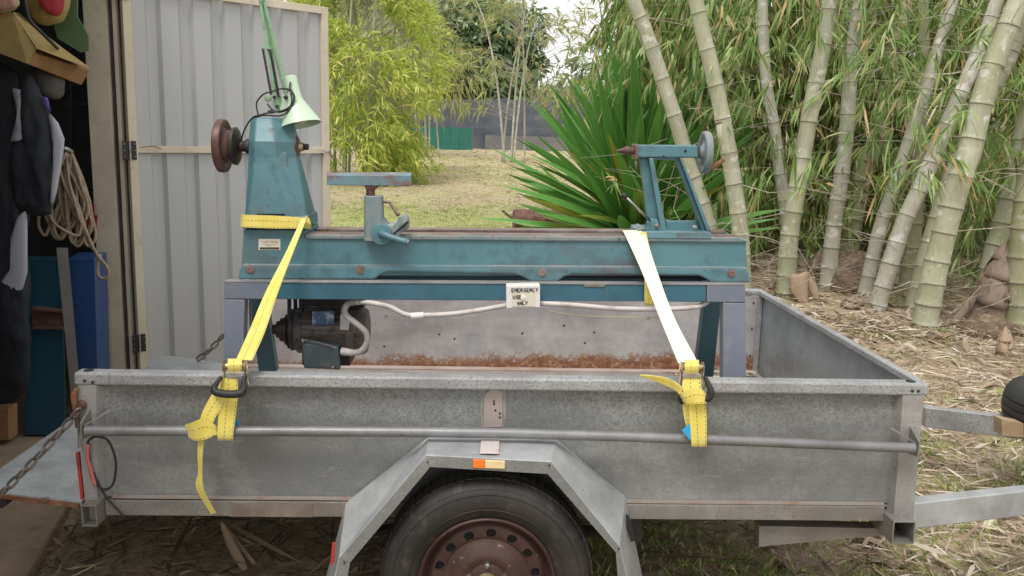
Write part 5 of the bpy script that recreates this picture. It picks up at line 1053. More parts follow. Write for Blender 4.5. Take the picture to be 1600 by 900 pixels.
def culm(label, pts, w, mat, sp=.36, dY=0, seed=0, leaf=True, base_Y=None, lean=0.0):
    """pts: culm axis from base to top as picture points; w: widths px at base and top"""
    rr = random.Random(seed); rg = np.random.default_rng(seed+50)
    bp = PG(*pts[0]) if base_Y is None else P(*pts[0], base_Y)
    Y0 = bp.y+dY; D0 = Y0-CAM.y
    p3 = [P(x, y, Y0+lean*i) for i, (x, y) in enumerate(pts)]
    dn_ = (p3[0]-p3[1]).normalized(); p3 = [p3[0]+dn_*max(.12, (p3[0].z-GZ(Y0)+.1)/max(.3, -dn_.z))]+p3; bp = Vector((p3[0].x, Y0, GZ(Y0)))
    dt = (p3[-1]-p3[-2]).normalized(); p3 += [p3[-1]+dt*.8+Vector((0, 0, 0)), p3[-1]+dt*1.7]
    ax_ = spline(p3, 14)
    # arclength resample
    s_ = [0]
    for a, b_ in zip(ax_[:-1], ax_[1:]): s_.append(s_[-1]+(b_-a).length)
    tot = s_[-1]; A = np.array([list(p) for p in ax_])
    at = lambda q: Vector([float(np.interp(q, s_, A[:, i])) for i in range(3)])
    rb_, rt_ = w[0]*D0/F/2*.95, w[1]*D0/F/2*.9
    rad = lambda q: rb_+(rt_-rb_)*min(q/(tot-1.7), 1.3)
    nodes = []; q = .16
    while q < tot-.05: nodes.append(q); q += sp*.80*(.5+.5*min(1, q/1.5))*rr.uniform(.88, 1.12)
    root = thing('bamboo_culm', label, 'bamboo culm', bp, 'thick bamboo culms behind the trailer')
    qs = sorted(set(list(np.arange(0, tot, .12))+[n_+o_ for n_ in nodes for o_ in (-.035, -.012, -.004, .004, .014, .04)]+[tot]))
    qs = [q for q in qs if 0 <= q <= tot]
    rs = []
    for q in qs:
        d = min(abs(q-n_) for n_ in nodes); r_ = rad(q)*(1+.07*math.exp(-(d/.016)**2))*(1+.012*math.sin(q*9+seed)); rs.append(r_)
    B().tube([at(q) for q in qs], rs, 18).obj('stem', mat, root, smooth='all')
    first = None
    for n_ in nodes:
        c = at(n_); t_ = (at(min(n_+.02, tot))-at(max(n_-.02, 0))).normalized(); r_ = rad(n_)
        if first is None:
            pf = []
            global NODE
            if NODE is None:
                tmp = B()
                for z_, rq in ((-.006, .012), (.0, .005)):
                    pts_ = [Vector((math.cos(a)*1.045, math.sin(a)*1.045, 0)) for a in [2*math.pi*i/20 for i in range(20)]]
                tmp.tube(pts_, .07, 6, closed=True); NODE = tmp.obj('node_ring', m_node, root, smooth='all', loc=Vector((0, 0, 0))); o_ = NODE
            else: o_ = NODE.copy(); S.collection.objects.link(o_)
            first = o_
        else: o_ = first.copy(); S.collection.objects.link(o_)
        o_.name = 'node_ring'; o_.parent = root; o_.location = c-bp; o_.rotation_mode = 'QUATERNION'; o_.rotation_quaternion = t_.to_track_quat('Z', 'X'); o_.scale = (r_, r_, r_*rr.uniform(.8, 1.3))
    # side twigs from the nodes, with leaves towards their ends
    st = []; en = []; r2 = []; lf = []
    for n_ in nodes[1:]:
        for _ in range(rr.choice((0, 1, 1, 2))):
            c = at(n_); a = rr.uniform(0, 6.28); L_ = rr.uniform(.35, 1.1)
            d = Vector((math.cos(a), math.sin(a)*.8, rr.uniform(-.15, .6))).normalized(); e = c+d*L_+Vector((0, 0, -L_*L_*.12))
            st.append(list(c+d*rad(n_)*.6)); en.append(list(e)); r2.append(.005*rr.uniform(.5, 1.2))
            for _ in range(rr.choice((1, 1, 2))):
                s2 = c+(e-c)*rr.uniform(.3, .9); d2 = (d+Vector((rr.uniform(-1, 1), rr.uniform(-1, 1), rr.uniform(-.6, .6)))).normalized()
                st.append(list(s2)); en.append(list(s2+d2*rr.uniform(.15, .45))); r2.append(.003)
                if n_ > 1.0: lf.append(en[-1])
    if st: stuff(np_mesh('side_twigs', *twigs(np.array(st), np.array(en), np.array(r2), -.03), m_twig, root))
    if leaf and lf:
        lf = np.array(lf); lf = lf[lf[:, 2] > 1.2]
        if len(lf):
            c = np.repeat(lf, 2, 0)+rg.normal(size=(len(lf)*2, 3))*.08
            stuff(np_mesh('leaves', *sprays(c, rg.normal(size=(len(c), 3))*[1, 1, .4]+[0, 0, -.4], 7, .45, .17, .017, .2, .3, .7), L_front, root))
    return root
culm('slender green bamboo culm leaning left behind the tailstock handwheel', base_Y=4.9, pts=[(1118, 405), (1103, 338), (1075, 253), (1054, 181), (1029, 106), (1008, 45), (987, -5)], w=(27, 23), mat=m_cg, sp=.36, seed=1)
culm('green bamboo culm rising behind the right end of the lathe bed', base_Y=4.5, pts=[(1160, 425), (1157, 367), (1151, 316), (1134, 211), (1117, 127), (1098, 50), (1086, -5)], w=(29, 25), mat=m_cg, sp=.34, seed=2)
culm('thin grey lichened bamboo culm that meets the green one at its foot', [(1234, 440), (1229, 350), (1222, 293), (1210, 200), (1198, 133), (1193, 60), (1191, -5)], (22, 17), m_cw, .36, dY=.15, seed=3)
culm('yellow green bamboo culm leaning right whose foot stands nearest the trailer corner', [(1227, 465), (1233, 374), (1248, 282), (1262, 200), (1277, 120), (1290, 50), (1298, -5)], (32, 25), m_cg, .36, seed=4)
culm('grey patchy bamboo culm rising beside the pale sheath stump', [(1292, 452), (1305, 337), (1314, 282), (1323, 200), (1330, 100), (1338, 40), (1345, -5)], (28, 22), m_cw, .34, seed=5)
culm('olive bamboo culm standing on the root mound behind the grey one', [(1325, 402), (1331, 355), (1347, 282), (1370, 212), (1387, 133), (1405, 50), (1415, -5)], (33, 26), m_cd, .36, seed=6)
culm('thin grey bamboo culm leaning right, second in the central group', [(1350, 465), (1373, 363), (1400, 282), (1427, 200), (1450, 133), (1470, 60), (1492, -5)], (24, 18), m_cw, .34, seed=7)
culm('pale bamboo culm with white blotches leaning right in the central group', [(1369, 484), (1391, 412), (1414, 344), (1443, 282), (1477, 200), (1507, 133), (1537, 60), (1560, -5)], (31, 22), m_cw, .36, seed=8)
culm('thickest bamboo culm with big white blotches standing in front on the right', [(1444, 515), (1459, 431), (1478, 355), (1499, 282), (1520, 217), (1543, 127), (1572, 50), (1594, -5)], (42, 34), m_cg, .34, seed=9)
culm('leaning green culm half hidden directly behind the thickest blotched one', [(1424, 488), (1448, 393), (1484, 282), (1512, 222), (1545, 150), (1580, 80), (1610, 10)], (27, 28), m_cg, .36, dY=.05, seed=10)
culm('dim upright olive culm far back between the two central leaning culms', [(1416, 452), (1429, 355), (1436, 240), (1443, 117), (1443, 30), (1442, -5)], (28, 16), m_cd, .36, seed=11)
culm('stout olive culm at the right edge rising behind the big brown shoot', [(1540, 490), (1554, 405), (1569, 355), (1588, 282), (1602, 215), (1625, 120), (1650, 30)], (42, 36), m_cg, .34, seed=12)
culm('rightmost culm cut by the picture edge beside the big brown shoot', [(1590, 512), (1594, 430), (1602, 340), (1615, 240), (1640, 100), (1660, 0)], (44, 36), m_cd, .34, seed=13)
culm('slender culm outside the right edge of the clump', [(1660, 500), (1690, 350), (1730, 150), (1770, 0)], (36, 30), m_cg, .34, seed=14)
# sheathed shoots, stumps and root mound
m_sheath = M('brown_culm_sheath', (.22, .165, .125), .75, 0, [((.34, .26, .2), 5, .4, .7, (1, 1, .3)), ((.13, .09, .07), 16, .55, .7, (1, 1, .2)), ((.3, .26, .28), 30, .62, .75)], bump=(40, .6))
m_sheathl = M('tan_culm_sheath', (.33, .24, .16), .7, 0, [((.44, .35, .25), 6, .4, .7, (1, 1, .3)), ((.28, .17, .1), 16, .55, .7, (1, 1, .2))], bump=(40, .6))
def shoot(name, label, base, tip, w, mat, n=5, Yo=0, cat='bamboo shoot', flare=.35, mat2=None):
    bp = PG(*base); Y = bp.y+Yo; bp = P(base[0], base[1], Y); tp = P(tip[0], tip[1], Y); r_ = w*(Y-CAM.y)/F/2; h = (tp-bp)
    root = thing(name, label, cat, bp)
    B().tube([bp-h*.1, bp+h*.3, bp+h*.7, bp+h*.97], [r_*.9, r_*.92, r_*.6, r_*.08], 18, 4).obj('core', mat, root, smooth='all')
    for k in range(n):
        t0 = k/n*.75; t1 = min(t0+.42, 1.02); a0 = k*2.3+.5; rings = []
        u = h.normalized().orthogonal().normalized(); v = h.normalized().cross(u)
        for j in range(7):
            t = j/6; q = t0+(t1-t0)*t; rq = r_*(1.05+.02*k)*max(.1, (1-(max(q-.25, 0)/.78)**1.6))+.004; c = bp+h*q; wdt = 2.6*(1-t**1.8)+.1
            row = []
            for i in range(9):
                a = a0+(i/8-.5)*wdt*1.0; row.append(c+(u*math.cos(a)+v*math.sin(a))*(rq*(1+.05*math.sin(i*1.3+k)+(.10 if t > .85 and k % 2 else 0))))
            rings.append(row)
        vs = [p for r in rings for p in r]
        o = B().add(vs, [(r*9+i, r*9+i+1, (r+1)*9+i+1, (r+1)*9+i) for r in range(6) for i in range(8)]).obj('sheath', mat2 if (mat2 and k == 0) else mat, root, smooth='all')
        md = o.modifiers.new('t', 'SOLIDIFY'); md.thickness = .004
    return root
shoot('bamboo_shoot', 'large bamboo shoot wrapped in purple brown sheaths at the right edge', (1545, 492), (1590, 362), 62, m_sheath, 7, -.25, mat2=m_sheathl)
shoot('bamboo_shoot', 'knobbly small brown shoot in front of the large sheathed shoot', (1569, 555), (1571, 510), 22, m_sheathl, 6, 0)
shoot('bamboo_shoot', 'short pale brown shoot left of the grey patchy culm', (1272, 430), (1282, 390), 24, m_sheath, 4, 0)
shoot('bamboo_shoot', 'low conical grey shoot in the litter between the central culms', (1326, 484), (1334, 462), 26, m_sheath, 5, 0)
shoot('bamboo_shoot', 'tiny brown shoot tip left of the front green culm', (1206, 455), (1207, 432), 12, m_sheath, 3, 0)
def curl(name, label, pts, w, mat, Yo=0):
    base = PG(*pts[0]); Y = base.y+Yo; r_ = w*(Y-CAM.y)/F
    A = [P(x, y, Y+.02*i) for i, (x, y) in enumerate(pts)]; A = spline(A, 6); rings = []; n = len(A)
    for i, p in enumerate(A):
        t = i/(n-1); wd_ = r_*(math.sin(math.pi*min(t*.9+.08, 1)))**.7*.5; row = []
        for j in range(7):
            a = (j/6-.5)*2.2; row.append(p+Vector((math.sin(a)*wd_, -math.cos(a)*wd_*.7+wd_*.5, .2*wd_*math.sin(j+i*.7))))
        rings.append(row)
    o = B().add([q for r in rings for q in r], [(r*7+i, r*7+i+1, (r+1)*7+i+1, (r+1)*7+i) for r in range(n-1) for i in range(6)]).obj(name, mat, None, smooth='all', loc=base)
    md = o.modifiers.new('t', 'SOLIDIFY'); md.thickness = .003
    tag(o, label, 'bamboo sheath'); return o
curl('fallen_sheath', 'curled tan sheath leaning at the foot of the front green culm', [(1256, 476), (1250, 452), (1252, 430), (1262, 425)], 36, m_sheathl)
curl('fallen_sheath', 'tan sheath strip bent over beside the curled one near the front green culm', [(1276, 468), (1268, 445), (1256, 432), (1250, 440)], 22, m_sheathl, -.05)
curl('fallen_sheath', 'dark brown sheath propped against the foot of the large shoot', [(1492, 508), (1508, 485), (1524, 462)], 24, m_sheath)
curl('fallen_sheath', 'long straw coloured sheath on the shaded ground below the tail of the left strap', [(384, 897), (366, 860), (345, 815)], 22, m_sheathl)
curl('fallen_sheath', 'second straw coloured sheath crossing the first below the left strap tail', [(402, 888), (378, 858), (352, 822)], 14, m_sheathl)
curl('fallen_sheath', 'pale dry sheath standing upright in the litter near the picture edge', [(1512, 552), (1509, 536), (1508, 528)], 12, m_sheathl)
def mound(label, px, wpx, hpx, mat, seed):
    c = PG(*px); D_ = c.y-CAM.y; rx = wpx*D_/F/2; h = hpx*D_/F; rr = random.Random(seed); rings = []
    for k in range(7):
        t = k/6; rings.append([c+Vector((math.cos(a)*rx*math.cos(t*1.45)*(1+rr.uniform(-.12, .12)), math.sin(a)*rx*.8*math.cos(t*1.45)*(1+rr.uniform(-.12, .12)), -.03+h*math.sin(t*1.5)*(1+rr.uniform(-.08, .08)))) for a in [2*math.pi*i/22 for i in range(22)]])
    o = B().loft(rings).obj('root_mound', mat, None, smooth='all', loc=c); tag(o, label, 'root mound'); return o
m_mound = M('fibrous_root_soil', (.16, .115, .08), .95, 0, [((.32, .24, .16), 22, .45, .65, (1, 1, 3)), ((.08, .055, .04), 9, .5, .7)], bump=(50, 1.0, .02))
mound('fibrous brown root mound under the olive culm', (1330, 452), 92, 66, m_mound, 3)
mound('ragged brown root mound under the large sheathed shoot', (1540, 520), 88, 40, m_mound, 5)

# ================================================================== FOLIAGE MASSES
def U(n, *r): return np.stack([rng.uniform(a, b_, n) for a, b_ in r], 1)
def thicket(n, xr, yr, zr, k, Lm, Wm, f=None, down=.7, spread=.5, twig=.25):
    c = U(n, xr, yr, zr)
    if f is not None: c = c[f(c)]
    tw = rng.normal(size=(len(c), 3))*[1, 1, .35]+[0, -.35, -.35]
    return c, sprays(c, tw, k, spread, Lm, Wm, twig, .28, down)
def lumps(c, s=1.0, th=0.0):
    x, y, z = c.T*s
    return (np.sin(x*2.1+z*1.3)+np.sin(y*2.7-z*1.9+1)+np.sin(z*3.1+x*1.1+2)+.5*np.sin(x*5.3+z*4.1)) > th
left_edge = lambda c: (c[:, 0] > 2.3+.75/(1+np.exp((c[:, 2]-2.0)*6))+.18*np.sin(c[:, 2]*5)+.12*np.sin(c[:, 2]*11)+.0*c[:, 1])
base_cut = lambda c: c[:, 2] > GZn(c[:, 1])+.22+.16*np.sin(c[:, 0]*4)+.1*np.sin(c[:, 0]*9)
m1 = lambda c: left_edge(c) & base_cut(c) & lumps(c, 1.5, -1.1)
cA, a1 = thicket(9000, (2.2, 8.5), (6.4, 7.8), (.3, 4.2), 10, .12, .021, m1, down=1.2, spread=.38, twig=.2)
cB, a2 = thicket(4200, (2.9, 9.5), (7.8, 9.8), (.3, 4.8), 9, .17, .026, lambda c: base_cut(c))
cC, a3 = thicket(1500, (3.4, 11), (10, 12), (.4, 5.5), 9, .26, .04)
th_ = np_mesh('bamboo_thicket', *joinm([a1, a2, a3]), L_thick); stuff(th_, 'dense hanging green bamboo foliage filling the background on the right', 'bamboo thicket')
_, d1 = thicket(900, (2.6, 8.5), (6.3, 7.8), (.3, 4.0), 7, .16, .016, lambda c: left_edge(c) & lumps(c, 1.2, .4), down=1.3)
o = np_mesh('dead_bamboo_foliage', *d1, L_dry); stuff(o, 'dry brown leaf bunches hanging within the green bamboo foliage', 'dead foliage')
# drooping sprays in front of and between the culms
fr = U(230, (3.0, 6.5), (4.3, 6.2), (1.15, 3.2)); tw = rng.normal(size=(len(fr), 3))*[.7, .4, .2]+[-.5, 0, -.5]
_f = sprays(fr, tw, 9, .32, .15, .019, .26, .25, .9)
fr2 = U(420, (2.25, 3.7), (5.6, 7.0), (.7, 3.3)); fr2 = fr2[left_edge(fr2)]; tw2 = rng.normal(size=(len(fr2), 3))*[.7, .4, .2]+[-.4, -.2, -.6]
_f2 = sprays(fr2, tw2, 10, .32, .14, .024, .26, .25, 1.1)
fr3 = U(260, (5.1, 7.5), (4.6, 6.4), (.5, 1.9)); _f3 = sprays(fr3, rng.normal(size=(len(fr3), 3))*[.7, .4, .2]+[-.2, 0, -.7], 8, .35, .19, .022, .3, .25, .7)
_f4 = sprays(U(140, (3.2, 3.75), (5.9, 6.5), (.45, 1.2)), rng.normal(size=(140, 3))*[.5, .4, .2]+[-.3, -.2, -.9], 9, .3, .2, .018, .3, .2, .9)
o = np_mesh('hanging_bamboo_sprays', *joinm([_f, _f2, _f3, _f4]), L_front); stuff(o, 'fresh green drooping bamboo sprays hanging between the thick culms', 'bamboo foliage')
# tangle of bare pale twigs among the culms
n_ = 170; s0 = U(n_, (2.6, 7.5), (4.6, 7.2), (.5, 3.4)); dd = rng.normal(size=(n_, 3))*[1, .5, .45]; ee = s0+nrm(dd)*rng.uniform(.3, 1.3, (n_, 1))
o = np_mesh('bare_twigs', *twigs(s0, ee, rng.uniform(.0018, .0045, n_), -.05), m_twig); stuff(o, 'tangle of thin bare twigs crossing between the bamboo culms', 'twigs')
# slim culms inside the thicket
for i in range(7):
    x = rng.uniform(3.2, 9); y = rng.uniform(7.6, 9.5); dx = rng.uniform(-.6, .9)
    o = B().tube([(x, y, GZ(y)-.1), (x+dx*.4, y, 2.2), (x+dx, y+.1, 5.2)], [.045, .03], 10, 4).obj('background_culm', m_cd, None, smooth='all', loc=(x, y, GZ(y)))
    
    tag(o, 'slim olive culm almost buried in the foliage at the back of the bamboo thicket', 'bamboo culm', 'slim culms inside the thicket')

def clump(name, label, cx, cy, n, Lm, Wm, mat, rx, ry, zlo, ztop, culms=9, k=8, leafz=None, lean=.5, kinds='bamboo clump', twd=(0, 0, -.2), down=.45, smat=None, lumpth=-.3, spread=.55, crad=.03):
    base = Vector((cx, cy, GZ(cy))); root = thing(name, label, kinds, base); rr = random.Random(int(cx*10+cy)); L0 = []
    tips = []
    for i in range(culms):
        bx, by = cx+rr.uniform(-.35, .35)*rx, cy+rr.uniform(-.3, .3)*ry; a = rr.uniform(0, 6.28); l = lean*rr.uniform(.4, 1.1); H = (ztop-base.z)*rr.uniform(.8, 1.02)
        pts = [(bx, by, base.z-.1), (bx+math.cos(a)*l*.25*rx, by+math.sin(a)*l*.25*ry, base.z+H*.45), (bx+math.cos(a)*l*.6*rx, by+math.sin(a)*l*.6*ry, base.z+H*.8), (bx+math.cos(a)*l*rx, by+math.sin(a)*l*ry, base.z+H)]
        B().tube(pts, [crad*rr.uniform(.7, 1.1), crad*.3], 8, 5).obj('culm', smat or m_cw, root, smooth='all'); tips.append(pts)
    z = rng.uniform(0, 1, n)**.85; zz = zlo+(ztop-zlo)*z; a = rng.uniform(0, 2*np.pi, n)
    prof_ = np.interp(z, [0, .15, .45, .75, 1], [.75, .95, 1.0, .8, .35]); r_ = np.sqrt(rng.uniform(.15, 1, n))*prof_*(1+.16*np.sin(a*5+zz*2.3)+.12*np.sin(a*9-zz*4))
    c = np.stack([cx+np.cos(a)*r_*rx, cy+np.sin(a)*r_*ry, zz], 1); c = c[lumps(c, 1.6, lumpth)]
    c[:, 2] = np.maximum(c[:, 2], GZ(cy)+.1)
    tw = nrm(c-np.array([[cx, cy, zlo+(ztop-zlo)*.4]]))+rng.normal(size=c.shape)*.5+np.array([twd])
    stuff(np_mesh('foliage', *sprays(c, tw, k, spread, Lm, Wm, Lm*1.5, .3, down), mat, root))
    m = min(len(c), 400); sub = c[rng.choice(len(c), m, replace=False)]; ctr = np.stack([cx+(sub[:, 0]-cx)*.3, cy+(sub[:, 1]-cy)*.3, sub[:, 2]-.4*(ztop-zlo)*.3], 1)
    stuff(np_mesh('twigs', *twigs(ctr, sub, np.full(m, .006), .05), smat or m_cw, root)); return root
clump('bamboo_clump', 'bright yellow green feathery bamboo clump right beside the open shed door', -.95, 12.6, 3400, .15, .024, L_yel, 1.25, 1.2, .75, 4.6, 14, 9, smat=m_cg, lumpth=-.7, down=.12, spread=.85)
clump('bamboo_clump', 'smaller yellow green bamboo clump on pale stems in front of the green cloth', -.4, 15.0, 1100, .15, .024, L_yel, .75, .8, 1.5, 4.2, 12, 9, smat=m_cw, lumpth=-.1, lean=.4, down=.15, spread=.85)
clump('bamboo_clump', 'yellow green bamboo hidden mostly behind the shed door', -3.6, 13.6, 2200, .16, .028, L_yel, 1.7, 1.3, .8, 4.8, 8, 8)
clump('bamboo_clump', 'sparse olive bamboo clump arching on long bare stems behind the lawn centre', 2.1, 18.5, 520, .17, .028, L_olive, 1.5, 1.2, 2.2, 4.9, 5, 8, lean=.9, lumpth=.1)
clump('bamboo_clump', 'thin dry looking bamboo behind the spiky plant with sky showing through', 3.9, 17, 420, .17, .026, L_olive, 1.3, 1.2, 1.7, 4.9, 6, 8, lean=.8, lumpth=.4, smat=m_twigd)
clump('bamboo_clump', 'dusty olive bamboo between the yellow clump and the dark tree', -.6, 20, 1400, .18, .03, L_olive, 1.9, 1.3, 2.2, 6.0, 9, 8, lumpth=-.2)
def tree(label, cx, cy, n, Lm, Wm, mat, r_, zc, h, seed):
    base = Vector((cx, cy, GZ(cy))); root = thing('tree', label, 'tree', base); rr = random.Random(seed)
    B().tube([base-Vector((0, 0, .2)), base+Vector((.1, 0, (zc-base.z)*.5)), Vector((cx+.2, cy, zc+h*.3))], [.2, .14, .05], 10, 4).obj('trunk', M('tree_bark', (.16, .13, .10), .9, bump=(20, .6, .02)) if 'tree_bark' not in bpy.data.materials else bpy.data.materials['tree_bark'], root, smooth='all')
    cs = []
    for i in range(7):
        a = rr.uniform(0, 6.28); e = Vector((cx+math.cos(a)*r_*rr.uniform(.4, .9), cy+math.sin(a)*r_*rr.uniform(.4, .9), zc+rr.uniform(-.4, .8)*h))
        B().tube([Vector((cx+.1, cy, zc-h*.6)), (Vector((cx, cy, zc))+e)/2+Vector((0, 0, .2)), e], [.09, .03], 7, 3).obj('limb', bpy.data.materials['tree_bark'], root, smooth='all')
    K = 26; cc = np.array([[rr.gauss(0, .45)*r_, rr.gauss(0, .4)*r_, rr.gauss(0, .45)*h] for _ in range(K)]); i = rng.integers(0, K, n)
    v = nrm(rng.normal(size=(n, 3)))*rng.random((n, 1))**.4; c = np.array([[cx, cy, zc]])+cc[i]+v*np.array([[r_*.36, r_*.36, h*.3]])
    c[:, 2] = np.maximum(c[:, 2], base.z+.3)
    stuff(np_mesh('crown', *sprays(c, v+rng.normal(size=v.shape)*.4, 7, .8, Lm, Wm, Lm*1.5, .2, .2), mat, root)); return root
tree('dark green leafy tree rising in the distance above the grey shade cloth', .9, 33, 2400, .3, .12, L_dark, 2.0, 5.0, 2.4, 1)
tree('grey green distant tree behind the yellow bamboo clump', -3.0, 34, 2600, .34, .13, L_far, 3.4, 4.6, 3.2, 2)
tree('grey green distant tree behind the thin dry bamboo', 5.6, 35, 1200, .34, .11, L_far, 2.2, 2.6, 1.1, 3)
tree('low grey green distant tree filling the gap beside the shade cloth', 9.5, 33, 2400, .34, .12, L_far, 3.6, 4.0, 3.0, 4)
tree('far left grey green tree beyond the shed', -9.5, 34, 2200, .36, .14, L_far, 3.8, 4.6, 3.0, 5)
# shade cloth fences
FE = thing('shade_cloth_fence', 'tall dark grey shade cloth screen across the far end of the lawn', 'fence', (3, 24.6, GZ(24.6)))
m_cloth = M('grey_shade_cloth', (.075, .087, .12), .8, 0, [((.14, .15, .18), 1.2, .4, .7, (1, 1, 3)), ((.07, .08, .11), 3, .5, .7)])
def drape(name, x0, x1, Y, z0, z1, mat, par, seed, sag=.06):
    n = 50; vs = []; 
    for i in range(n+1):
        x = x0+(x1-x0)*i/n; ph = (i % 10)/10; s_ = sag*4*ph*(1-ph)
        for z, q in ((z0, 0), (z0+(z1-z0)*.5, .5), (z1-s_, 1)): vs.append((x, Y+.012*math.sin(i*1.3+seed)*(.4+q)+.006*math.sin(i*3.1), z))
    o = B().add(vs, [(3*i+k, 3*i+3+k, 3*i+4+k, 3*i+1+k) for i in range(n) for k in (0, 1)]).obj(name, mat, par); md = o.modifiers.new('t', 'SOLIDIFY'); md.thickness = .01
zt = P(750, 153, 24.6).z; zb = GZ(24.6)
drape('cloth', -7, 7.5, 24.6, zb-.05, zt, m_cloth, FE, 1)
for i in range(7):
    x = -7+14.5*i/6; B().tube([(x, 24.7, zb-.2), (x, 24.7, zt+.1)], .035, 8).obj('post', m_twigd, FE)
B().box(1.2, 5.5, 24.45, 24.5, zb-.05, zb+.42).obj('lower_band', M('pale_weathered_band', (.14, .145, .16), .8, 0, [((.20, .19, .18), 3, .4, .7)]), FE)
GFx0, GFx1 = P(560, 220, 23.9).x, P(737, 220, 23.9).x
o = thing('green_cloth_screen', 'shorter dark green cloth screen standing in front of the grey shade cloth', 'screen', ((GFx0+GFx1)/2, 23.9, GZ(23.9)))
drape('cloth', GFx0, GFx1, 23.9, GZ(23.9)-.05, P(700, 198, 23.9).z, M('green_shade_cloth', (.02, .14, .115), .7, 0, [((.03, .18, .15), 2, .4, .7, (1, 1, 4))]), o, 4, .03)
for x in (GFx0, (GFx0+GFx1)/2, GFx1): B().tube([(x, 23.95, GZ(23.9)-.2), (x, 23.95, P(700, 198, 23.9).z)], .03, 8).obj('post', m_twigd, o)
# ================================================================== SPIKY PLANT
SPY = 6.2; sb = P(1000, 380, SPY); sb.z = GZ(SPY)+.12
SP = thing('spiky_plant', 'large fan of long dark green sword leaves behind the tailstock', 'plant', sb)
def spmat(name, c1, c2, e):
    m = bpy.data.materials.new(name); m.use_nodes = True; nt = m.node_tree; b = nt.nodes['Principled BSDF']
    at = nd(nt, 'ShaderNodeAttribute', attribute_name='leafuv'); sx = nd(nt, 'ShaderNodeSeparateXYZ'); nt.links.new(at.outputs['Vector'], sx.inputs[0])
    co = nd(nt, 'ShaderNodeTexCoord').outputs['Object']
    oi = nd(nt, 'ShaderNodeObjectInfo'); c = mix(nt, oi.outputs['Random'], c1, c2)
    ln = nd(nt, 'ShaderNodeTexNoise', i_Scale=40.0, i_Detail=2.0); mp = nd(nt, 'ShaderNodeMapping'); mp.inputs['Scale'].default_value = (1, .03, 1); nt.links.new(at.outputs['Vector'], mp.inputs[0]); nt.links.new(mp.outputs[0], ln.inputs['Vector'])
    c = mix(nt, ramp(nt, ln.outputs['Fac'], [(.4, g(0)), (.65, g(.5))]), c, (c2[0]*1.7, c2[1]*1.5, c2[2]*1.5, 1))
    ed = nd(nt, 'ShaderNodeMath', operation='ABSOLUTE'); nt.links.new(sx.outputs[0], ed.inputs[0])
    c = mix(nt, ramp(nt, ed.outputs[0], [(.80, g(0)), (.97, g(.7))]), c, e)
    c = mix(nt, ramp(nt, sx.outputs[1], [(.95, g(0)), (1, g(.8))]), c, (.25, .18, .06, 1))
    nt.links.new(c, b.inputs['Base Color']); b.inputs['Roughness'].default_value = .38
    t = nd(nt, 'ShaderNodeBsdfTranslucent'); nt.links.new(c, t.inputs[0]); ms = nd(nt, 'ShaderNodeMixShader', i_0=.15); nt.links.new(b.outputs[0], ms.inputs[1]); nt.links.new(t.outputs[0], ms.inputs[2]); nt.links.new(ms.outputs[0], nt.nodes['Material Output'].inputs[0]); return m
m_sp = spmat('sword_leaf_green', (.05, .19, .035, 1), (.12, .32, .07, 1), (.30, .40, .09, 1))
m_spy = spmat('sword_leaf_yellowing', (.12, .22, .03, 1), (.26, .30, .05, 1), (.40, .28, .08, 1))
def sword(L_, w, bend, mat, nm):
    n = 12; vs = []; uv = []
    for i in range(n+1):
        t = i/n; ww = w*.5*(.55+.45*math.sin(min(t*2.2, 1)*math.pi/2))*(1-t**3.2)+.0015
        z = L_*(t-.12*bend*t*t); x = bend*L_*t*t*.5
        for s_, dx in ((-1, .16), (0, 0), (1, .16)): vs.append((x-abs(s_)*ww*dx*1.6, s_*ww, z)); uv.append((s_, t, 0))
    o = B().add(vs, [(3*i+k, 3*i+3+k, 3*i+4+k, 3*i+1+k) for i in range(n) for k in (0, 1)]).obj(nm, mat, SP, smooth='all', loc=Vector((0, 0, 0)))
    at = o.data.attributes.new('leafuv', 'FLOAT_VECTOR', 'POINT')
    for i, q in enumerate(uv): at.data[i].vector = q
    return o
protos = [(sword(1.75, .115, .10, m_sp, 'leaf'), 0), (sword(1.65, .112, .28, m_sp, 'leaf'), 0), (sword(1.4, .10, .5, m_sp, 'leaf'), 0), (sword(1.45, .105, .35, m_spy, 'leaf'), 1), (sword(1.8, .118, .2, m_sp, 'leaf'), 0)]
rs_ = random.Random(5); NL = 298; used_ = set()
for i in range(NL):
    t = i/NL; el = math.radians(88-80*t**.9+rs_.uniform(-5, 5)); az = i*2.39996+rs_.uniform(-.25, .25)
    k = rs_.choice((0, 0, 4)) if t < .35 else rs_.choice((0, 1, 1, 4, 2)); k = 3 if (t > .55 and rs_.random() < .25) or rs_.random() < .04 else k
    src = protos[k][0]
    o = src if k not in used_ else src.copy()
    if k in used_: S.collection.objects.link(o)
    used_.add(k)
    d = Vector((math.cos(az)*math.cos(el), math.sin(az)*math.cos(el), math.sin(el)))
    o.location = d*.06+Vector((rs_.uniform(-.12, .12), rs_.uniform(-.12, .12), .45*(1-t)*.8)); o.rotation_mode = 'XYZ'
    o.rotation_euler = (Matrix.Rotation(az, 3, 'Z') @ Matrix.Rotation(math.pi/2-el, 3, 'Y') @ Matrix.Rotation(rs_.gauss(0, .9), 3, 'Z')).to_euler(); s_ = rs_.uniform(.76, 1.0)*(1.0 if t < .6 else .88)
    o.scale = (s_, s_*rs_.uniform(.85, 1.15), s_)
SP.rotation_euler = (0, math.radians(-9), 0)
B().tube([sb-Vector((0, 0, .2)), sb+Vector((0, 0, .5))], [.13, .08], 14).obj('trunk', M('brown_plant_trunk', (.10, .07, .05), .9, bump=(30, .8, .02)), SP, smooth='all')
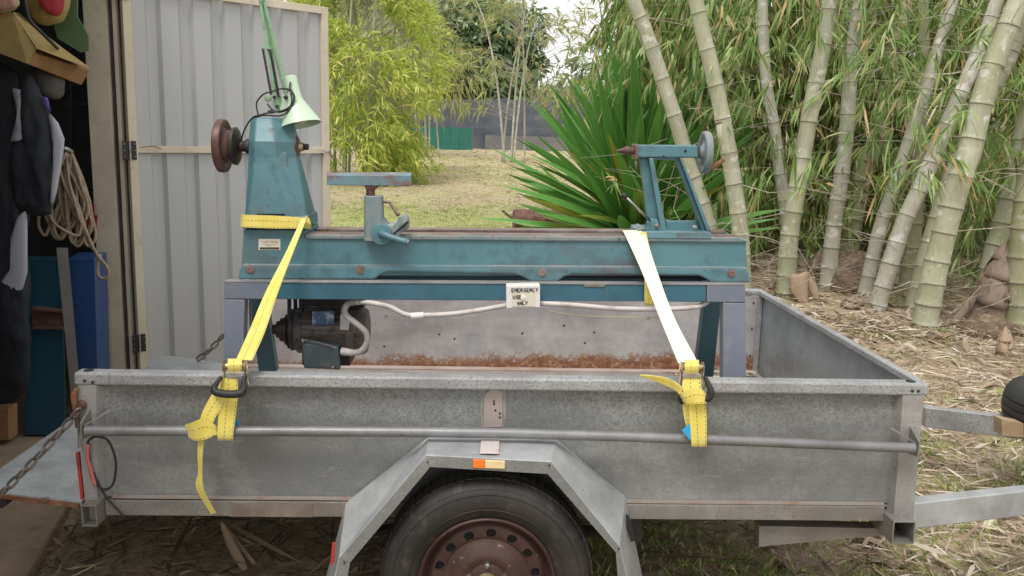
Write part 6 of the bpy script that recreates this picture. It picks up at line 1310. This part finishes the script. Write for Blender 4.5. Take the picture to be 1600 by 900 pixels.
# rusty drum and bent rusty rods by the plant
pc = P(803, 325, 8.0); pc.z = GZ(8.0)+.115
D0 = thing('rusty_pipe', 'short wide rusty steel pipe lying on the lawn under the spiky leaves', 'pipe', pc)
B().lathe(pc, (1, .12, 0), [(.0, .10), (.0, .118), (.012, .122), (.5, .12), (1.1, .12), (1.1, .1)], 36).obj('pipe_wall', M('purple_brown_rust', (.13, .055, .045), .7, .1, [((.22, .12, .10), 8, .45, .7), ((.07, .03, .03), 20, .5, .7)], bump=(50, .5)), D0, smooth=True)
B().lathe(pc+Vector((.01, 0, 0)), (1, .12, 0), [(0, .112), (.004, .112), (.006, .02)], 30).obj('end_cap', M('pale_rusty_cap', (.34, .27, .24), .7, 0, [((.2, .1, .08), 12, .45, .7)]), D0)
B().lathe(pc+Vector((.36, .04, 0)), (1, .12, 0), [(0, .12), (.001, .128), (.03, .128), (.031, .12)], 30).obj('pipe_band', m_red_rust, D0, smooth=True)
q = [PG(785, 333), PG(812, 350), PG(845, 356), PG(900, 352)]
tag(B().tube([p+Vector((0, 0, .03)) for p in q], .014, 8, 5).obj('rusty_rod', m_red_rust, None, smooth='all', loc=q[0]), 'bent rusty rod lying in front of the wide rusty pipe', 'steel rod')
# dry leaves that blew into the trailer corner
n_ = 240; xx = rng.uniform(2.0, 2.41, n_); yy = rng.uniform(.7, 1.5, n_); kk = (xx-2.0)+(yy-.7) > .45; xx, yy = xx[kk], yy[kk]; n_ = len(xx)
a = rng.uniform(0, 6.28, n_); V, Tn = leaves(np.stack([xx, yy, np.full(n_, FZ+.006)+rng.random(n_)*.02], 1), np.stack([np.cos(a), np.sin(a), rng.normal(size=n_)*.12], 1), rng.uniform(.03, .09, n_), rng.uniform(.006, .016, n_), 0., np.stack([rng.normal(size=n_)*.3, rng.normal(size=n_)*.3, np.ones(n_)], 1))
k_ = (V.reshape(-1, 6, 3)[:, :, 0].max(1) < 2.43) & (V.reshape(-1, 6, 3)[:, :, 1].max(1) < 1.525); V = V.reshape(-1, 6, 3)[k_].reshape(-1, 3); Tn = Tn[:len(V)//6*4]
o = np_mesh('blown_leaves', V, Tn, L_lit); stuff(o, 'dry leaf debris gathered in the far right corner of the trailer floor', 'leaf debris')
